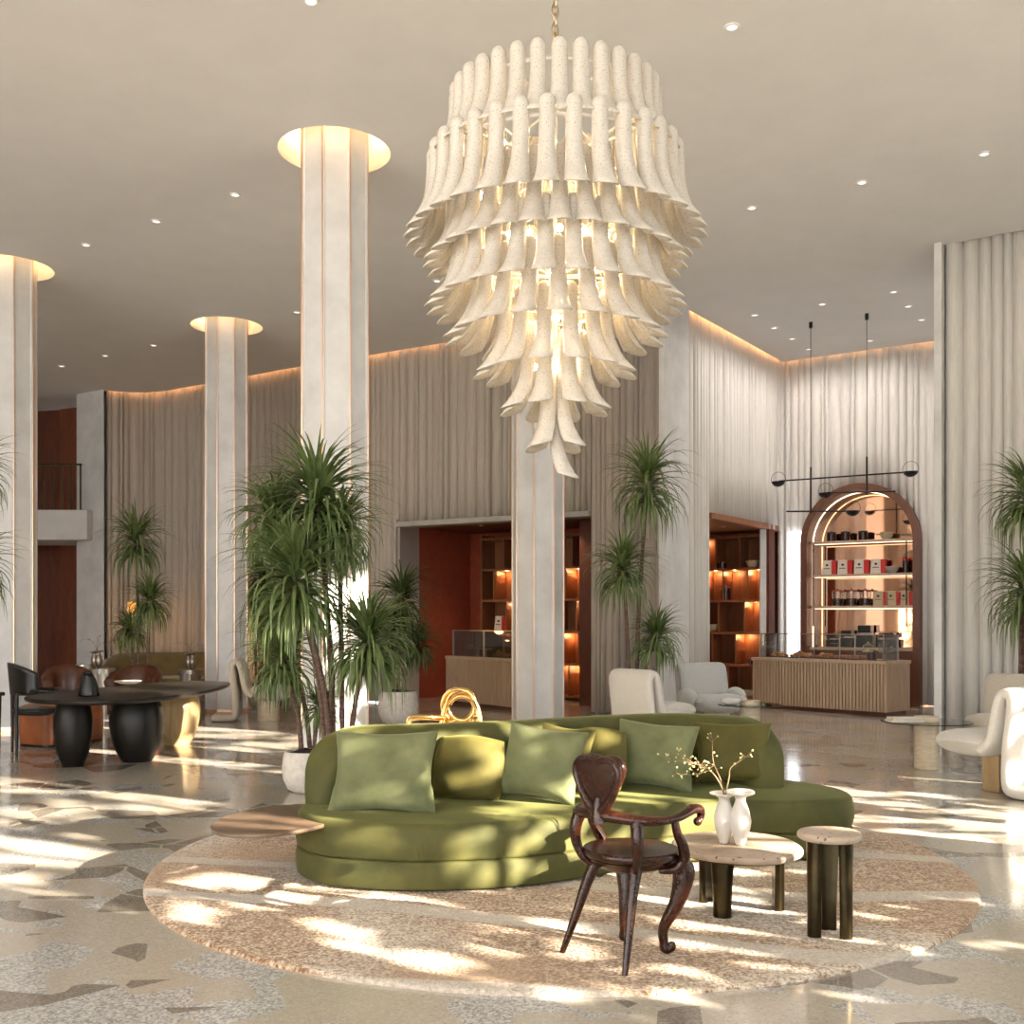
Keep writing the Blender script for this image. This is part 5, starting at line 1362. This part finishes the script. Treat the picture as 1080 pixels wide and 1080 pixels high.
MB().tube([(xa, -.02, zat(822, 507.5)), (xb, -.02, zat(959, 498))], .013, 8).build('upper_bar', 'black', t)
lamphead(xa-.02, zat(822, 508)); lamphead(xb+.02, zat(959, 497.5))
xa, xb = along(829), along(896)
MB().tube([(xa, .02, zat(829, 539.3)), (xb, .02, zat(896, 539))], .014, 8).build('lower_bar', 'black', t); lamphead(xb+.05, zat(896, 539))
xa, xb = along(872), along(944)
MB().tube([(xa, .02, zat(872, 519.5)), (xb, .02, zat(944, 518))], .014, 8).build('middle_bar', 'black', t); lamphead(xa-.02, zat(872, 520))

# ------------------------------------------------------------------ trees outside the windows (they shade the sun)
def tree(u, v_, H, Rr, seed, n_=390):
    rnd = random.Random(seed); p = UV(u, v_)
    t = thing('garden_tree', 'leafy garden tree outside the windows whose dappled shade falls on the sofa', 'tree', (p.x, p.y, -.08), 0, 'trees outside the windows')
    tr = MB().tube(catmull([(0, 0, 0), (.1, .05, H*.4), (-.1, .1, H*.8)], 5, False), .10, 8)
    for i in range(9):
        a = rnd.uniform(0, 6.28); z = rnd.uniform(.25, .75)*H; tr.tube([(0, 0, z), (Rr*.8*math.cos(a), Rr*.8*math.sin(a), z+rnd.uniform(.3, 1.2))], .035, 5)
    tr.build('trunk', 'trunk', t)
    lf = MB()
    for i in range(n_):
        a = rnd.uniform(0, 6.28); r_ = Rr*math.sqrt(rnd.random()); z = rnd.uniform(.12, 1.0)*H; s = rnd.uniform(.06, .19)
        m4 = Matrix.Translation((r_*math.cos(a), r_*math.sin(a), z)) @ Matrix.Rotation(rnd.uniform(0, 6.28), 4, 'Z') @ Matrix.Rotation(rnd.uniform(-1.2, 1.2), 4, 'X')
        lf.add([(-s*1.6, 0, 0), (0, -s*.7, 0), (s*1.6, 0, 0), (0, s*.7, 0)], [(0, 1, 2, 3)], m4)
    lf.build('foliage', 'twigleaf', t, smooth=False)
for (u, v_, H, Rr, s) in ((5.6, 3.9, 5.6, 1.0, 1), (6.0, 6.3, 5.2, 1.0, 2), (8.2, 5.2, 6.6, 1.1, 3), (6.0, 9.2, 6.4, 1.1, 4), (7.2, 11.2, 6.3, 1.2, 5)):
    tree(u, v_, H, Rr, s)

# unseen hedge added outside the first window to shade the near floor
hp = UV(5.4, 5.0)
t = thing('shade_hedge', 'unseen leafy hedge added outside the first window to shade the front of the rug', 'hedge', (hp.x, hp.y, -.08), math.atan2(V.y, V.x))
rnd = random.Random(77); lf = MB()
for i in range(1500):
    z = 2.45*rnd.random()**.7; s_ = rnd.uniform(.05, .13)
    m4 = Matrix.Translation((rnd.uniform(-1.6, 2.0), rnd.uniform(-.25, .25), z)) @ Matrix.Rotation(rnd.uniform(0, 6.28), 4, 'Z') @ Matrix.Rotation(rnd.uniform(-1.4, 1.4), 4, 'X')
    lf.add([(-s_*1.6, 0, 0), (0, -s_*.8, 0), (s_*1.6, 0, 0), (0, s_*.8, 0)], [(0, 1, 2, 3)], m4)
lf.build('foliage', 'twigleaf', t, smooth=False)
st_ = MB()
for i in range(7): st_.tube([(-1.5+.55*i, 0, 0), (-1.45+.55*i, .05, 1.2), (-1.5+.55*i, 0, 2.2)], .02, 5)
st_.build('stems', 'trunk', t)
